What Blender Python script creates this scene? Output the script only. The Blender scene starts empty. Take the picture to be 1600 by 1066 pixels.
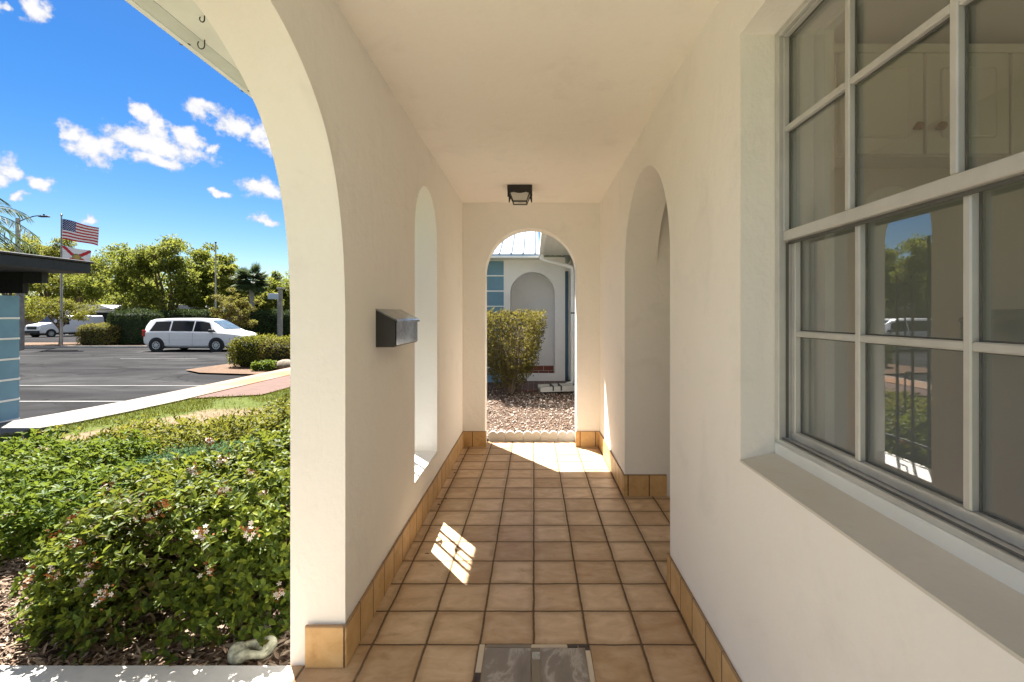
import bpy, math, random
import numpy as np
from mathutils import Vector, Matrix, Euler
from mathutils.geometry import tessellate_polygon

R = math.radians
sc = bpy.context.scene
C = sc.collection
random.seed(7)
RNG = np.random.default_rng(11)

# ------------------------------------------------------------------ camera
F, VX, VY, CH = 744.0, 834.0, 492.0, 1.4      # focal (px of 1600), vanishing point, eye height
cam = bpy.data.cameras.new('camera')
cam.sensor_width = 36.0
cam.lens = F / 1600 * 36
cam.shift_x = -(VX - 800) / 1600
cam.shift_y = -(533 - VY) / 1600
cam.clip_start = 0.05
cam.clip_end = 2000
camo = bpy.data.objects.new('camera', cam)
C.objects.link(camo)
camo.location = (0, 0, CH)
camo.rotation_euler = (R(90), 0, 0)
sc.camera = camo

# ------------------------------------------------------------------ exposure
sc.view_settings.view_transform = 'Standard'
sc.view_settings.look = 'None'
sc.view_settings.exposure = 2.58
sc.view_settings.gamma = 1.0
sc.cycles.max_bounces = 12
sc.cycles.diffuse_bounces = 8
sc.cycles.transparent_max_bounces = 16

# ------------------------------------------------------------------ sun
SV = Vector((0.445, -0.614, -1.0)).normalized()          # direction the light travels
SUN_EL = math.asin(-SV.z)
SUN_AZ = math.atan2(-SV.x, -SV.y)                        # from +Y towards +X
sl = bpy.data.lights.new('sun', 'SUN')
sl.energy = 4.2
sl.angle = R(0.5)
sl.color = (1.0, 0.95, 0.88)
so = bpy.data.objects.new('sun', sl)
C.objects.link(so)
so.rotation_euler = SV.to_track_quat('-Z', 'Y').to_euler()
so.location = (-6, 8, 12)

# ------------------------------------------------------------------ world: sky + clouds (fixed in direction space)
w = bpy.data.worlds.new('World')
sc.world = w
w.use_nodes = True
nt = w.node_tree
nt.nodes.clear()
def N(t, **k):
    n = nt.nodes.new(t)
    for a, v in k.items(): setattr(n, a, v)
    return n
def L(a, b): nt.links.new(a, b)
def mth(op, a, b=None, c=None, clamp=False):
    n = N('ShaderNodeMath', operation=op); n.use_clamp = clamp
    for i, v in enumerate((a, b, c)):
        if v is None: continue
        if isinstance(v, (int, float)): n.inputs[i].default_value = v
        else: L(v, n.inputs[i])
    return n.outputs[0]
out = N('ShaderNodeOutputWorld'); bg = N('ShaderNodeBackground'); L(bg.outputs[0], out.inputs[0])
sky = N('ShaderNodeTexSky', sky_type='NISHITA')
sky.sun_disc = False
sky.sun_elevation = SUN_EL
sky.sun_rotation = SUN_AZ
sky.altitude = 0; sky.air_density = 1.0; sky.dust_density = 0.15; sky.ozone_density = 2.0
gm = N('ShaderNodeHueSaturation'); L(sky.outputs[0], gm.inputs['Color'])
gm.inputs['Saturation'].default_value = 1.5
gm.inputs['Hue'].default_value = 0.508
gm.inputs['Value'].default_value = 0.425
bg.inputs['Strength'].default_value = 0.055
tc = N('ShaderNodeTexCoord'); sx = N('ShaderNodeSeparateXYZ'); L(tc.outputs['Generated'], sx.inputs[0])
azn = mth('ARCTAN2', sx.outputs[0], sx.outputs[1])
eln = mth('ARCSINE', sx.outputs[2])
cv = N('ShaderNodeCombineXYZ'); L(azn, cv.inputs[0]); L(eln, cv.inputs[1])
def azel(px, py):
    dx, dy = px - VX, VY - py
    return math.atan2(dx, F), math.atan2(dy, math.hypot(F, dx))
blobs = [(150,232,62,24),(212,218,50,26),(262,234,74,20),(290,208,28,22),(214,176,22,16),(240,196,20,18),(236,250,52,12),(108,214,26,15),(330,228,20,10),
         (325,172,34,15),(368,192,36,20),(404,205,30,20),(440,215,40,30),(398,294,36,15),(430,300,30,16),(350,302,18,6),
         (14,266,28,20),(62,284,28,13),(-25,272,34,25),(55,18,26,20),(2,8,15,14),(412,344,22,9),(150,340,18,8),(36,310,20,10)]
dist = None
wrp = N('ShaderNodeTexNoise'); L(cv.outputs[0], wrp.inputs['Vector'])
wrp.inputs['Scale'].default_value = 17; wrp.inputs['Detail'].default_value = 4; wrp.inputs['Roughness'].default_value = 0.6
wv1 = N('ShaderNodeVectorMath', operation='MULTIPLY_ADD'); L(wrp.outputs['Color'], wv1.inputs[0]); wv1.inputs[1].default_value = (.085, .05, 0); L(cv.outputs[0], wv1.inputs[2])
wv2 = N('ShaderNodeVectorMath', operation='ADD'); L(wv1.outputs[0], wv2.inputs[0]); wv2.inputs[1].default_value = (-.0425, -.025, 0)
for (px, py, rx, ry) in blobs:
    a0, e0 = azel(px, py)
    wa = abs(azel(px + rx, py)[0] - azel(px - rx, py)[0]) / 2
    we = abs(azel(px, py + ry)[1] - azel(px, py - ry)[1]) / 2
    vm = N('ShaderNodeVectorMath', operation='MULTIPLY_ADD'); L(wv2.outputs[0], vm.inputs[0])
    vm.inputs[1].default_value = (1 / wa, 1 / we, 0); vm.inputs[2].default_value = (-a0 / wa, -e0 / we, 0)
    ln = N('ShaderNodeVectorMath', operation='LENGTH'); L(vm.outputs[0], ln.inputs[0])
    dist = ln.outputs['Value'] if dist is None else mth('SMOOTH_MIN', dist, ln.outputs['Value'], 0.35)
nz = N('ShaderNodeTexNoise'); L(cv.outputs[0], nz.inputs['Vector'])
nz.inputs['Scale'].default_value = 26; nz.inputs['Detail'].default_value = 9; nz.inputs['Roughness'].default_value = 0.62
nz2 = N('ShaderNodeTexNoise'); L(cv.outputs[0], nz2.inputs['Vector'])
nz2.inputs['Scale'].default_value = 60; nz2.inputs['Detail'].default_value = 5
nz3 = N('ShaderNodeTexNoise'); L(cv.outputs[0], nz3.inputs['Vector'])
nz3.inputs['Scale'].default_value = 95; nz3.inputs['Detail'].default_value = 6; nz3.inputs['Roughness'].default_value = 0.6
dens = mth('ADD', mth('SUBTRACT', 1.06, dist), mth('ADD', mth('MULTIPLY', mth('SUBTRACT', nz.outputs[0], 0.48), 2.0), mth('MULTIPLY', mth('SUBTRACT', nz3.outputs[0], 0.5), 0.9)))
# unseen broken cloud added outside the view to brighten the shade
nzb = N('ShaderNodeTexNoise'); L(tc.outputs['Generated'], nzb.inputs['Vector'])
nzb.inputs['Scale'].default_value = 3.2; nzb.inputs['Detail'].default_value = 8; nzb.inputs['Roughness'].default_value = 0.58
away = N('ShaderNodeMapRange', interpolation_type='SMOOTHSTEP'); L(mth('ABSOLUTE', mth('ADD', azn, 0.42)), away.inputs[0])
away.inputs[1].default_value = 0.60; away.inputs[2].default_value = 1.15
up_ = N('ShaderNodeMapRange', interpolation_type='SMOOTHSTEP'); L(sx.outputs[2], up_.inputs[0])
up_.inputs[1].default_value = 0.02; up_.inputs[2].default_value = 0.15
fill_cloud = mth('MULTIPLY', mth('MULTIPLY', away.outputs[0], up_.outputs[0]), mth('MULTIPLY', mth('SUBTRACT', nzb.outputs[0], 0.44), 6.0))
dens = mth('MAXIMUM', dens, mth('SUBTRACT', fill_cloud, 0.02))
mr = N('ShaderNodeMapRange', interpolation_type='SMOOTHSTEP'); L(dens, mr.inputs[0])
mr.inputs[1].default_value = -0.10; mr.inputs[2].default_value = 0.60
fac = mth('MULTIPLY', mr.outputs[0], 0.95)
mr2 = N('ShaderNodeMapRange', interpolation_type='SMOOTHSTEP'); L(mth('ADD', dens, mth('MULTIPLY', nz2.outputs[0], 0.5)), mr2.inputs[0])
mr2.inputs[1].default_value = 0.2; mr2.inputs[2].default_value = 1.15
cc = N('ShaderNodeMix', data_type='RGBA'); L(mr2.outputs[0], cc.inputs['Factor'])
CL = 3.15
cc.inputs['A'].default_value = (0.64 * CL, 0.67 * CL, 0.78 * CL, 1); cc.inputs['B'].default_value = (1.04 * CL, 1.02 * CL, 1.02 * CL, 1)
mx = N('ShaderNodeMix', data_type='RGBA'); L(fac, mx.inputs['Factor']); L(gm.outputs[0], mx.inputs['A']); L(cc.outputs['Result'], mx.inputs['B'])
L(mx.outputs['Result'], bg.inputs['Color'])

# ------------------------------------------------------------------ helpers: placing
def gx(px, Y): return (px - VX) * Y / F
def gz(py, Y): return CH - (py - VY) * Y / F
def lotz(y): return -0.27 - 0.0126 * (y - 7.0)

# ------------------------------------------------------------------ helpers: meshes
class MB:
    def __init__(s): s.v = []; s.f = []; s.m = []; s.pieces = []
    def add(s, vs, fs, m=0):
        s.pieces.append((len(vs), len(fs), vs, fs, m))
        b = len(s.v); s.v += [tuple(v) for v in vs]; s.f += [tuple(i + b for i in f) for f in fs]; s.m += [m] * len(fs)
    def box(s, x0, x1, y0, y1, z0, z1, m=0, rot=None):
        vs = [(x, y, z) for x in (x0, x1) for y in (y0, y1) for z in (z0, z1)]
        fs = [(0,1,3,2),(4,6,7,5),(0,4,5,1),(2,3,7,6),(0,2,6,4),(1,5,7,3)]
        if rot:
            p, M = rot; p = Vector(p)
            vs = [tuple(M @ (Vector(v) - p) + p) for v in vs]
        s.add(vs, fs, m)
    def bbox(s, x0, x1, y0, y1, z0, z1, b=0.01, m=0):
        # box with chamfered edges
        vs = []; idx = {}
        X, Y, Z = (x0, x1), (y0, y1), (z0, z1)
        for i in (0, 1):
            for j in (0, 1):
                for k in (0, 1):
                    for ax in range(3):
                        p = [X[i], Y[j], Z[k]]
                        sg = [1 if q == 0 else -1 for q in (i, j, k)]
                        for q in range(3):
                            if q != ax: p[q] += sg[q] * b
                        idx[(i, j, k, ax)] = len(vs); vs.append(tuple(p))
        fs = []
        for a in (0, 1):
            fs.append([idx[(a,0,0,0)], idx[(a,0,1,0)], idx[(a,1,1,0)], idx[(a,1,0,0)]][::(1 if a == 0 else -1)])
            fs.append([idx[(0,a,0,1)], idx[(1,a,0,1)], idx[(1,a,1,1)], idx[(0,a,1,1)]][::(1 if a == 0 else -1)])
            fs.append([idx[(0,0,a,2)], idx[(0,1,a,2)], idx[(1,1,a,2)], idx[(1,0,a,2)]][::(1 if a == 0 else -1)])
        for i in (0, 1):
            for j in (0, 1):
                fs.append([idx[(i,j,0,0)], idx[(i,j,1,0)], idx[(i,j,1,1)], idx[(i,j,0,1)]])
                fs.append([idx[(i,0,j,0)], idx[(i,1,j,0)], idx[(i,1,j,2)], idx[(i,0,j,2)]])
                fs.append([idx[(0,i,j,1)], idx[(1,i,j,1)], idx[(1,i,j,2)], idx[(0,i,j,2)]])
                for k in (0, 1):
                    fs.append([idx[(i,j,k,0)], idx[(i,j,k,1)], idx[(i,j,k,2)]])
        s.add(vs, fs, m)
    def tube(s, pts, rad, n=8, m=0, cap=True):
        pts = [Vector(p) for p in pts]
        if not hasattr(rad, '__len__'): rad = [rad] * len(pts)
        vs = []; fs = []
        t0 = (pts[1] - pts[0]).normalized()
        ref = Vector((0, 0, 1)) if abs(t0.z) < 0.9 else Vector((1, 0, 0))
        u = t0.cross(ref).normalized()
        for i, p in enumerate(pts):
            t = (pts[min(i + 1, len(pts) - 1)] - pts[max(i - 1, 0)]).normalized()
            u = (u - t * u.dot(t)).normalized(); v = t.cross(u)
            for k in range(n):
                a = 2 * math.pi * k / n
                vs.append(p + (u * math.cos(a) + v * math.sin(a)) * rad[i])
        for i in range(len(pts) - 1):
            for k in range(n):
                fs.append((i*n+k, i*n+(k+1)%n, (i+1)*n+(k+1)%n, (i+1)*n+k))
        if cap:
            fs.append(tuple(range(n))[::-1]); fs.append(tuple((len(pts)-1)*n + k for k in range(n)))
        s.add(vs, fs, m)
    def lathe(s, prof, n=24, m=0, center=(0,0,0), axis='Z'):
        vs = []; fs = []
        for (r, h) in prof:
            for k in range(n):
                a = 2*math.pi*k/n
                c, q = r*math.cos(a), r*math.sin(a)
                p = (c, q, h) if axis == 'Z' else ((c, h, q) if axis == 'Y' else (h, c, q))
                vs.append(tuple(p[i] + center[i] for i in range(3)))
        for i in range(len(prof)-1):
            for k in range(n):
                fs.append((i*n+k, i*n+(k+1)%n, (i+1)*n+(k+1)%n, (i+1)*n+k))
        s.add(vs, fs, m)
    def slab(s, loops, a0, a1, axis, m=0):
        """solid of loops (outer + holes, 2D) extruded along axis between a0 and a1. axis X: 2D=(y,z); Y: (x,z); Z: (x,y)"""
        def P(p, a):
            return (a, p[0], p[1]) if axis == 'X' else ((p[0], a, p[1]) if axis == 'Y' else (p[0], p[1], a))
        tri = tessellate_polygon([[Vector((p[0], p[1], 0)) for p in lp] for lp in loops])
        flat = [p for lp in loops for p in lp]
        n = len(flat)
        vs = [P(p, a0) for p in flat] + [P(p, a1) for p in flat]
        fs = [tuple(t) for t in tri] + [tuple(i + n for i in t)[::-1] for t in tri]
        b = 0
        for lp in loops:
            k = len(lp)
            for i in range(k):
                fs.append((b+i, b+(i+1)%k, n+b+(i+1)%k, n+b+i))
            b += k
        s.add(vs, fs, m)
    def build_each(s, name, mats, parent=None, smooth=None):
        b = 0; res = []
        for nv, nf, vs, fs, mi in s.pieces:
            q = MB(); q.add(vs, fs, mi); res.append(q.build(name, mats, parent, smooth))
        return res
    def build(s, name, mats, parent=None, smooth=None, fix=True):
        me = bpy.data.meshes.new(name)
        me.from_pydata(s.v, [], s.f)
        if not isinstance(mats, (list, tuple)): mats = [mats]
        for mt in mats: me.materials.append(mt)
        if len(mats) > 1: me.polygons.foreach_set('material_index', s.m)
        if fix:
            import bmesh
            bm = bmesh.new(); bm.from_mesh(me)
            bmesh.ops.recalc_face_normals(bm, faces=bm.faces)
            bm.to_mesh(me); bm.free()
        if smooth is not None:
            me.polygons.foreach_set('use_smooth', [True] * len(me.polygons))
            me.set_sharp_from_angle(angle=R(smooth))
        me.update()
        o = bpy.data.objects.new(name, me); C.objects.link(o)
        if parent is not None: o.parent = parent
        return o

def tag(o, label=None, cat=None, group=None, kind=None):
    if label: o['label'] = label
    if cat: o['category'] = cat
    if group: o['group'] = group
    if kind: o['kind'] = kind
    return o
def thing(name, label, cat, loc=(0,0,0), rz=0, group=None):
    o = bpy.data.objects.new(name, None); C.objects.link(o)
    o.empty_display_size = 0.2
    o.location = loc; o.rotation_euler = (0, 0, rz)
    return tag(o, label, cat, group)
def copy_tree(o, parent=None):
    c = o.copy(); C.objects.link(c)
    if parent is not None: c.parent = parent
    for ch in list(o.children): copy_tree(ch, c)
    return c

# leaves: numpy mesh, two quads folded along the midrib
def leaves_obj(name, pos, axis, nrm, ln, wd, mat, parent=None, fold=0.25, extra=None):
    pos = np.asarray(pos, float); n = len(pos)
    axis = np.asarray(axis, float); axis /= np.linalg.norm(axis, axis=1, keepdims=True) + 1e-9
    nrm = np.asarray(nrm, float); nrm = nrm - axis * np.sum(axis*nrm, axis=1, keepdims=True)
    nrm /= np.linalg.norm(nrm, axis=1, keepdims=True) + 1e-9
    sd = np.cross(axis, nrm)
    ln = np.broadcast_to(ln, (n,))[:, None]; wd = np.broadcast_to(wd, (n,))[:, None]
    def pt(l, wdt, up): return pos + axis*ln*l + sd*wd*wdt + nrm*wd*up
    V = np.stack([pt(0,0,0), pt(.30,.42,fold), pt(.68,.46,fold), pt(1,0,-.12), pt(.68,-.46,fold), pt(.30,-.42,fold)], axis=1).reshape(-1, 3)
    base = (np.arange(n)*6)[:, None]
    Fc = np.concatenate([base + np.array([[0,1,2,3]]), base + np.array([[0,3,4,5]])], axis=1).reshape(-1)
    me = bpy.data.meshes.new(name)
    me.vertices.add(len(V)); me.vertices.foreach_set('co', V.reshape(-1))
    nf = n*2
    me.loops.add(nf*4); me.polygons.add(nf)
    me.polygons.foreach_set('loop_start', np.arange(nf)*4)
    me.polygons.foreach_set('loop_total', np.full(nf, 4))
    me.loops.foreach_set('vertex_index', Fc.astype(np.int32))
    me.materials.append(mat)
    me.update(calc_edges=True); me.validate()
    o = bpy.data.objects.new(name, me); C.objects.link(o)
    if parent is not None: o.parent = parent
    return o
def unit(n, rng=RNG):
    v = rng.normal(size=(n, 3)); return v / np.linalg.norm(v, axis=1, keepdims=True)

# ------------------------------------------------------------------ helpers: materials
class MT:
    def __init__(s, name):
        s.mat = bpy.data.materials.new(name); s.mat.use_nodes = True
        s.nt = s.mat.node_tree; s.nt.nodes.clear()
        s.out = s.n('ShaderNodeOutputMaterial')
        s._pos = None
    def n(s, t, **k):
        nd = s.nt.nodes.new(t)
        for a, v in k.items(): setattr(nd, a, v)
        return nd
    def l(s, a, b): s.nt.links.new(a, b)
    def inp(s, sock, v):
        if v is None: return
        if hasattr(v, 'is_linked') or hasattr(v, 'links'): s.l(v, sock)
        elif isinstance(v, (tuple, list)) and len(v) == 3 and sock.type == 'RGBA': sock.default_value = (*v, 1)
        else: sock.default_value = v
    def pos(s):
        if s._pos is None: s._pos = s.n('ShaderNodeNewGeometry').outputs['Position']
        return s._pos
    def objc(s): return s.n('ShaderNodeTexCoord').outputs['Object']
    def math(s, op, a, b=None, c=None, clamp=False):
        nd = s.n('ShaderNodeMath', operation=op); nd.use_clamp = clamp
        for i, v in enumerate((a, b, c)):
            if v is not None: s.inp(nd.inputs[i], v)
        return nd.outputs[0]
    def noise(s, scale, detail=4, rough=.55, vec=None, dist=0):
        nd = s.n('ShaderNodeTexNoise'); s.l(vec if vec is not None else s.pos(), nd.inputs['Vector'])
        nd.inputs['Scale'].default_value = scale; nd.inputs['Detail'].default_value = detail
        nd.inputs['Roughness'].default_value = rough; nd.inputs['Distortion'].default_value = dist
        return nd.outputs[0]
    def scalev(s, v, k):
        nd = s.n('ShaderNodeVectorMath', operation='MULTIPLY'); s.l(v, nd.inputs[0]); nd.inputs[1].default_value = k
        return nd.outputs[0]
    def ramp(s, f, stops, interp='LINEAR'):
        nd = s.n('ShaderNodeValToRGB'); s.l(f, nd.inputs[0])
        cr = nd.color_ramp; cr.interpolation = interp
        while len(cr.elements) < len(stops): cr.elements.new(.5)
        for e, (p, c) in zip(cr.elements, stops):
            e.position = p; e.color = (*c, 1) if len(c) == 3 else c
        return nd.outputs[0]
    def mr(s, f, a, b, c=0., d=1., smooth=True):
        nd = s.n('ShaderNodeMapRange', interpolation_type='SMOOTHSTEP' if smooth else 'LINEAR')
        s.inp(nd.inputs[0], f)
        for i, v in enumerate((a, b, c, d)): nd.inputs[i+1].default_value = v
        return nd.outputs[0]
    def mix(s, f, a, b, blend='MIX'):
        nd = s.n('ShaderNodeMix', data_type='RGBA', blend_type=blend)
        s.inp(nd.inputs['Factor'], f); s.inp(nd.inputs['A'], a); s.inp(nd.inputs['B'], b)
        return nd.outputs['Result']
    def bump(s, h, strength=.3, dist=.01, normal=None):
        nd = s.n('ShaderNodeBump'); s.l(h, nd.inputs['Height'])
        nd.inputs['Strength'].default_value = strength; nd.inputs['Distance'].default_value = dist
        if normal is not None: s.l(normal, nd.inputs['Normal'])
        return nd.outputs[0]
    def bevel(s, r=.006, smp=4):
        nd = s.n('ShaderNodeBevel'); nd.samples = smp; nd.inputs['Radius'].default_value = r
        return nd.outputs[0]
    def pr(s, col, rough=.6, normal=None, metal=0., spec=.5, coat=0.):
        nd = s.n('ShaderNodeBsdfPrincipled')
        s.inp(nd.inputs['Base Color'], col); s.inp(nd.inputs['Roughness'], rough); s.inp(nd.inputs['Metallic'], metal)
        nd.inputs['Specular IOR Level'].default_value = spec
        nd.inputs['Coat Weight'].default_value = coat
        if normal is not None: s.l(normal, nd.inputs['Normal'])
        return nd.outputs[0]
    def done(s, sh): s.l(sh, s.out.inputs[0]); return s.mat

def simple(name, col, rough=.5, metal=0., var=.08, scale=6, spec=.5, coat=0., bump=0., bscale=80):
    t = MT(name); p = t.objc()
    nz = t.noise(scale, 5, .6, p)
    lo = tuple(c*(1-var*1.6) for c in col); hi = tuple(min(1, c*(1+var)) for c in col)
    c = t.ramp(nz, [(.25, lo), (.75, hi)])
    r = t.mr(t.noise(scale*3, 3, .6, p), .2, .8, max(0, rough-.07), min(1, rough+.07))
    nm = t.bump(t.noise(bscale, 4, .6, p), bump, .004) if bump else None
    return t.done(t.pr(c, r, nm, metal, spec, coat))

def m_plaster(name, c0, c1, bumps=.35, bev=True):
    t = MT(name)
    n1 = t.noise(1.3, 5, .6); n2 = t.noise(9, 5, .6)
    c = t.mix(t.mr(n1, .3, .7), c0, c1)
    c = t.mix(t.mr(n2, .55, .8, 0, .22), c, tuple(x*.86 for x in c0))
    # faint grime specks
    sp = t.n('ShaderNodeTexVoronoi'); t.l(t.pos(), sp.inputs['Vector']); sp.inputs['Scale'].default_value = 2.6
    spk = t.mr(sp.outputs['Distance'], .006, .012, .75, 0)
    c = t.mix(spk, c, (.14, .10, .07))
    blot = t.mr(t.noise(2.7, 6, .7, None, .6), .52, .74, 0, .30)
    c = t.mix(blot, c, tuple(x*.80 for x in c0))
    h = t.math('ADD', t.math('MULTIPLY', t.noise(34, 6, .62), .8), t.math('MULTIPLY', t.noise(5.5, 3, .5), 1.2))
    tro = t.noise(3.2, 4, .6, t.scalev(t.pos(), (1.7, 1.7, .8)), 1.4)
    h = t.math('ADD', h, t.math('MULTIPLY', tro, 1.3))
    nm = t.bump(h, bumps*1.35, .007, None)
    return t.done(t.pr(c, .78, nm, 0, .25))
M = {}
M['plaster'] = m_plaster('cream_plaster', (.885, .865, .825), (.90, .88, .84))
M['ceiling'] = m_plaster('ceiling_plaster', (.885, .855, .80), (.895, .865, .815), .25, False)
M['white_paint'] = simple('white_paint', (.80, .80, .78), .5, var=.04, bump=.1)
M['soffit'] = simple('soffit_paint', (.80, .79, .74), .6, var=.05, bump=.15)
M['gutter'] = simple('gutter_metal', (.62, .64, .60), .4, var=.08)
M['alu'] = simple('window_aluminium', (.56, .56, .545), .36, var=.10, metal=.3)
M['alu_dark'] = simple('window_gasket', (.10, .10, .095), .6)
M['sill'] = m_plaster('sill_cement', (.60, .57, .50), (.66, .63, .57), .3)

def m_floor():
    t = MT('terracotta_tile')
    T = .2288
    sp = t.n('ShaderNodeSeparateXYZ'); t.l(t.pos(), sp.inputs[0])
    wob = t.math('MULTIPLY', t.math('SUBTRACT', t.noise(7, 2), .5), .010)
    u = t.math('DIVIDE', t.math('ADD', sp.outputs[0], wob), T)
    v = t.math('DIVIDE', t.math('ADD', t.math('SUBTRACT', sp.outputs[1], 2.0206), wob), T)
    fu = t.math('FRACT', u); fv = t.math('FRACT', v)
    du = t.math('MINIMUM', fu, t.math('SUBTRACT', 1., fu)); dv = t.math('MINIMUM', fv, t.math('SUBTRACT', 1., fv))
    d = t.math('SMOOTH_MIN', du, dv, .04)
    edge = t.math('ADD', d, t.math('MULTIPLY', t.math('SUBTRACT', t.noise(60, 3), .5), .016))
    tile = t.mr(edge, .013, .026)
    cb = t.n('ShaderNodeCombineXYZ'); t.l(t.math('FLOOR', u), cb.inputs[0]); t.l(t.math('FLOOR', v), cb.inputs[1])
    wn = t.n('ShaderNodeTexWhiteNoise'); t.l(cb.outputs[0], wn.inputs['Vector'])
    off = t.n('ShaderNodeVectorMath', operation='MULTIPLY_ADD'); t.l(wn.outputs['Color'], off.inputs[0]); off.inputs[1].default_value = (9, 9, 9); t.l(t.pos(), off.inputs[2])
    st = t.scalev(off.outputs[0], (1.0, 1.9, 1.0))
    cloud = t.noise(7.5, 5, .62, st, .6)
    c = t.ramp(cloud, [(.28, (.37, .225, .10)), (.45, (.50, .335, .175)), (.58, (.58, .415, .25)), (.74, (.66, .52, .35))])
    tint = t.ramp(wn.outputs['Value'], [(0, (.54, .35, .18)), (.5, (.56, .40, .25)), (1, (.60, .47, .33))])
    c = t.mix(.32, c, tint)
    val = t.ramp(wn.outputs['Value'], [(0, (.70, .66, .60)), (.35, (.92, .90, .86)), (.7, (1, 1, 1)), (1, (1.06, 1.06, 1.04))])
    c = t.mix(.8, c, val, 'MULTIPLY')
    spot = t.mr(t.noise(4.2, 5, .65, st, 1.), .56, .74, 0, .55)
    c = t.mix(spot, c, (.27, .15, .07))
    scf = t.mr(t.noise(9, 7, .75), .6, .75, 0, .3)
    c = t.mix(scf, c, (.66, .56, .44))
    hsv = t.n('ShaderNodeHueSaturation'); hsv.inputs['Saturation'].default_value = .90; hsv.inputs['Value'].default_value = 1.12; t.l(c, hsv.inputs['Color']); c = hsv.outputs[0]
    rim = t.mr(t.math('ADD', d, t.math('MULTIPLY', t.math('SUBTRACT', t.noise(14, 4), .5), .12)), .02, .20, .5, 0)
    c = t.mix(rim, c, (.30, .185, .09))
    dirt = t.mr(t.noise(1.7, 5, .65), .5, .75, 0, .25)
    c = t.mix(dirt, c, (.34, .26, .18))
    grout = t.mix(t.noise(20, 3), (.10, .06, .035), (.17, .11, .065))
    c = t.mix(tile, grout, c)
    rough = t.math('ADD', t.mr(tile, 0, 1, .9, .24), t.math('MULTIPLY', t.noise(12, 5, .65), .3))
    h = t.math('ADD', t.math('MULTIPLY', t.mr(edge, .008, .045), 1.), t.math('MULTIPLY', t.noise(24, 4, .6), .10))
    return t.done(t.pr(c, rough, t.bump(h, .7, .006), 0, .4))
M['floor'] = m_floor()
def m_base():
    t = MT('baseboard_tile')
    sp = t.n('ShaderNodeSeparateXYZ'); t.l(t.pos(), sp.inputs[0])
    u = t.math('DIVIDE', t.math('ADD', t.math('ADD', sp.outputs[0], sp.outputs[1]), .170), .163)
    fu = t.math('FRACT', u); d = t.math('MINIMUM', fu, t.math('SUBTRACT', 1., fu))
    d = t.math('ADD', d, t.math('MULTIPLY', t.math('SUBTRACT', t.noise(70, 2), .5), .02))
    tile = t.mr(d, .016, .034)
    wn = t.n('ShaderNodeTexWhiteNoise', noise_dimensions='1D'); t.l(t.math('FLOOR', u), wn.inputs['W'])
    n1 = t.noise(11, 5, .65, None, .5)
    c = t.ramp(n1, [(.28, (.42, .235, .075)), (.5, (.58, .37, .16)), (.72, (.68, .49, .25))])
    c = t.mix(.35, c, t.ramp(wn.outputs['Value'], [(0, (.50, .30, .11)), (1, (.70, .50, .26))]))
    c = t.mix(tile, (.11, .06, .03), c)
    top = t.mr(sp.outputs[2], .158, .163, 0, .7)
    c = t.mix(top, c, (.20, .12, .07))
    h = t.math('ADD', tile, t.math('MULTIPLY', t.noise(30, 4), .3))
    return t.done(t.pr(c, .5, t.bump(h, .5, .004), 0, .4))
M['base'] = m_base()

def m_glass():
    t = MT('window_glass')
    g = t.n('ShaderNodeNewGeometry'); dp = t.n('ShaderNodeVectorMath', operation='DOT_PRODUCT')
    t.l(g.outputs['Normal'], dp.inputs[0]); t.l(g.outputs['Incoming'], dp.inputs[1])
    k = t.math('POWER', t.math('SUBTRACT', 1., t.math('ABSOLUTE', dp.outputs['Value'])), 5.)
    fs = t.math('ADD', .043, t.math('MULTIPLY', k, .957))
    tr = t.n('ShaderNodeBsdfTransparent'); tr.inputs[0].default_value = (.82, .82, .82, 1)
    gl = t.n('ShaderNodeBsdfGlossy'); gl.inputs['Roughness'].default_value = .0; gl.inputs[0].default_value = (1, 1, 1, 1)
    f = t.math('MULTIPLY', fs, 2.3, clamp=True)
    ms = t.n('ShaderNodeMixShader'); t.l(f, ms.inputs[0]); t.l(tr.outputs[0], ms.inputs[1]); t.l(gl.outputs[0], ms.inputs[2])
    return t.done(ms.outputs[0])
M['glass'] = m_glass()

def m_leaf(name, cols, trans=.35, rough=.45, spec=.45, clump=1.2):
    t = MT(name)
    g = t.n('ShaderNodeNewGeometry')
    n1 = t.noise(clump, 3, .6)
    f = t.math('ADD', t.math('MULTIPLY', g.outputs['Random Per Island'], .62), t.math('MULTIPLY', t.math('SUBTRACT', n1, .3), .75), clamp=True)
    k = len(cols)
    c = t.ramp(f, [(i/(k-1)*.9+.03, cols[i]) for i in range(k)])
    p = t.pr(c, rough, None, 0, spec)
    tl = t.n('ShaderNodeBsdfTranslucent'); t.l(t.mix(.5, c, tuple(min(1, x*1.6) for x in cols[-1])), tl.inputs[0])
    ms = t.n('ShaderNodeMixShader'); ms.inputs[0].default_value = trans; t.l(p, ms.inputs[1]); t.l(tl.outputs[0], ms.inputs[2])
    return t.done(ms.outputs[0])
M['leaf_haw'] = m_leaf('hawthorn_leaf', [(.095,.052,.02), (.032,.056,.010), (.066,.105,.015), (.125,.165,.020), (.24,.26,.03)], .30, .5, .12, 1.0)
M['leaf_green'] = m_leaf('bright_shrub_leaf', [(.024,.055,.008), (.052,.10,.012), (.10,.15,.017), (.18,.22,.025)], .32, .55, .12)
M['leaf_fern'] = m_leaf('fern_leaf', [(.025,.06,.025), (.04,.095,.036), (.075,.14,.045)], .3, .6, .15)
M['leaf_yel'] = m_leaf('yellow_green_leaf', [(.04,.058,.009), (.085,.108,.013), (.15,.16,.02), (.23,.215,.032)], .35, .55, .15)
M['leaf_oak'] = m_leaf('oak_leaf', [(.04,.07,.014), (.09,.125,.02), (.155,.18,.026), (.23,.24,.04)], .42, .6, .15, .35)
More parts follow.
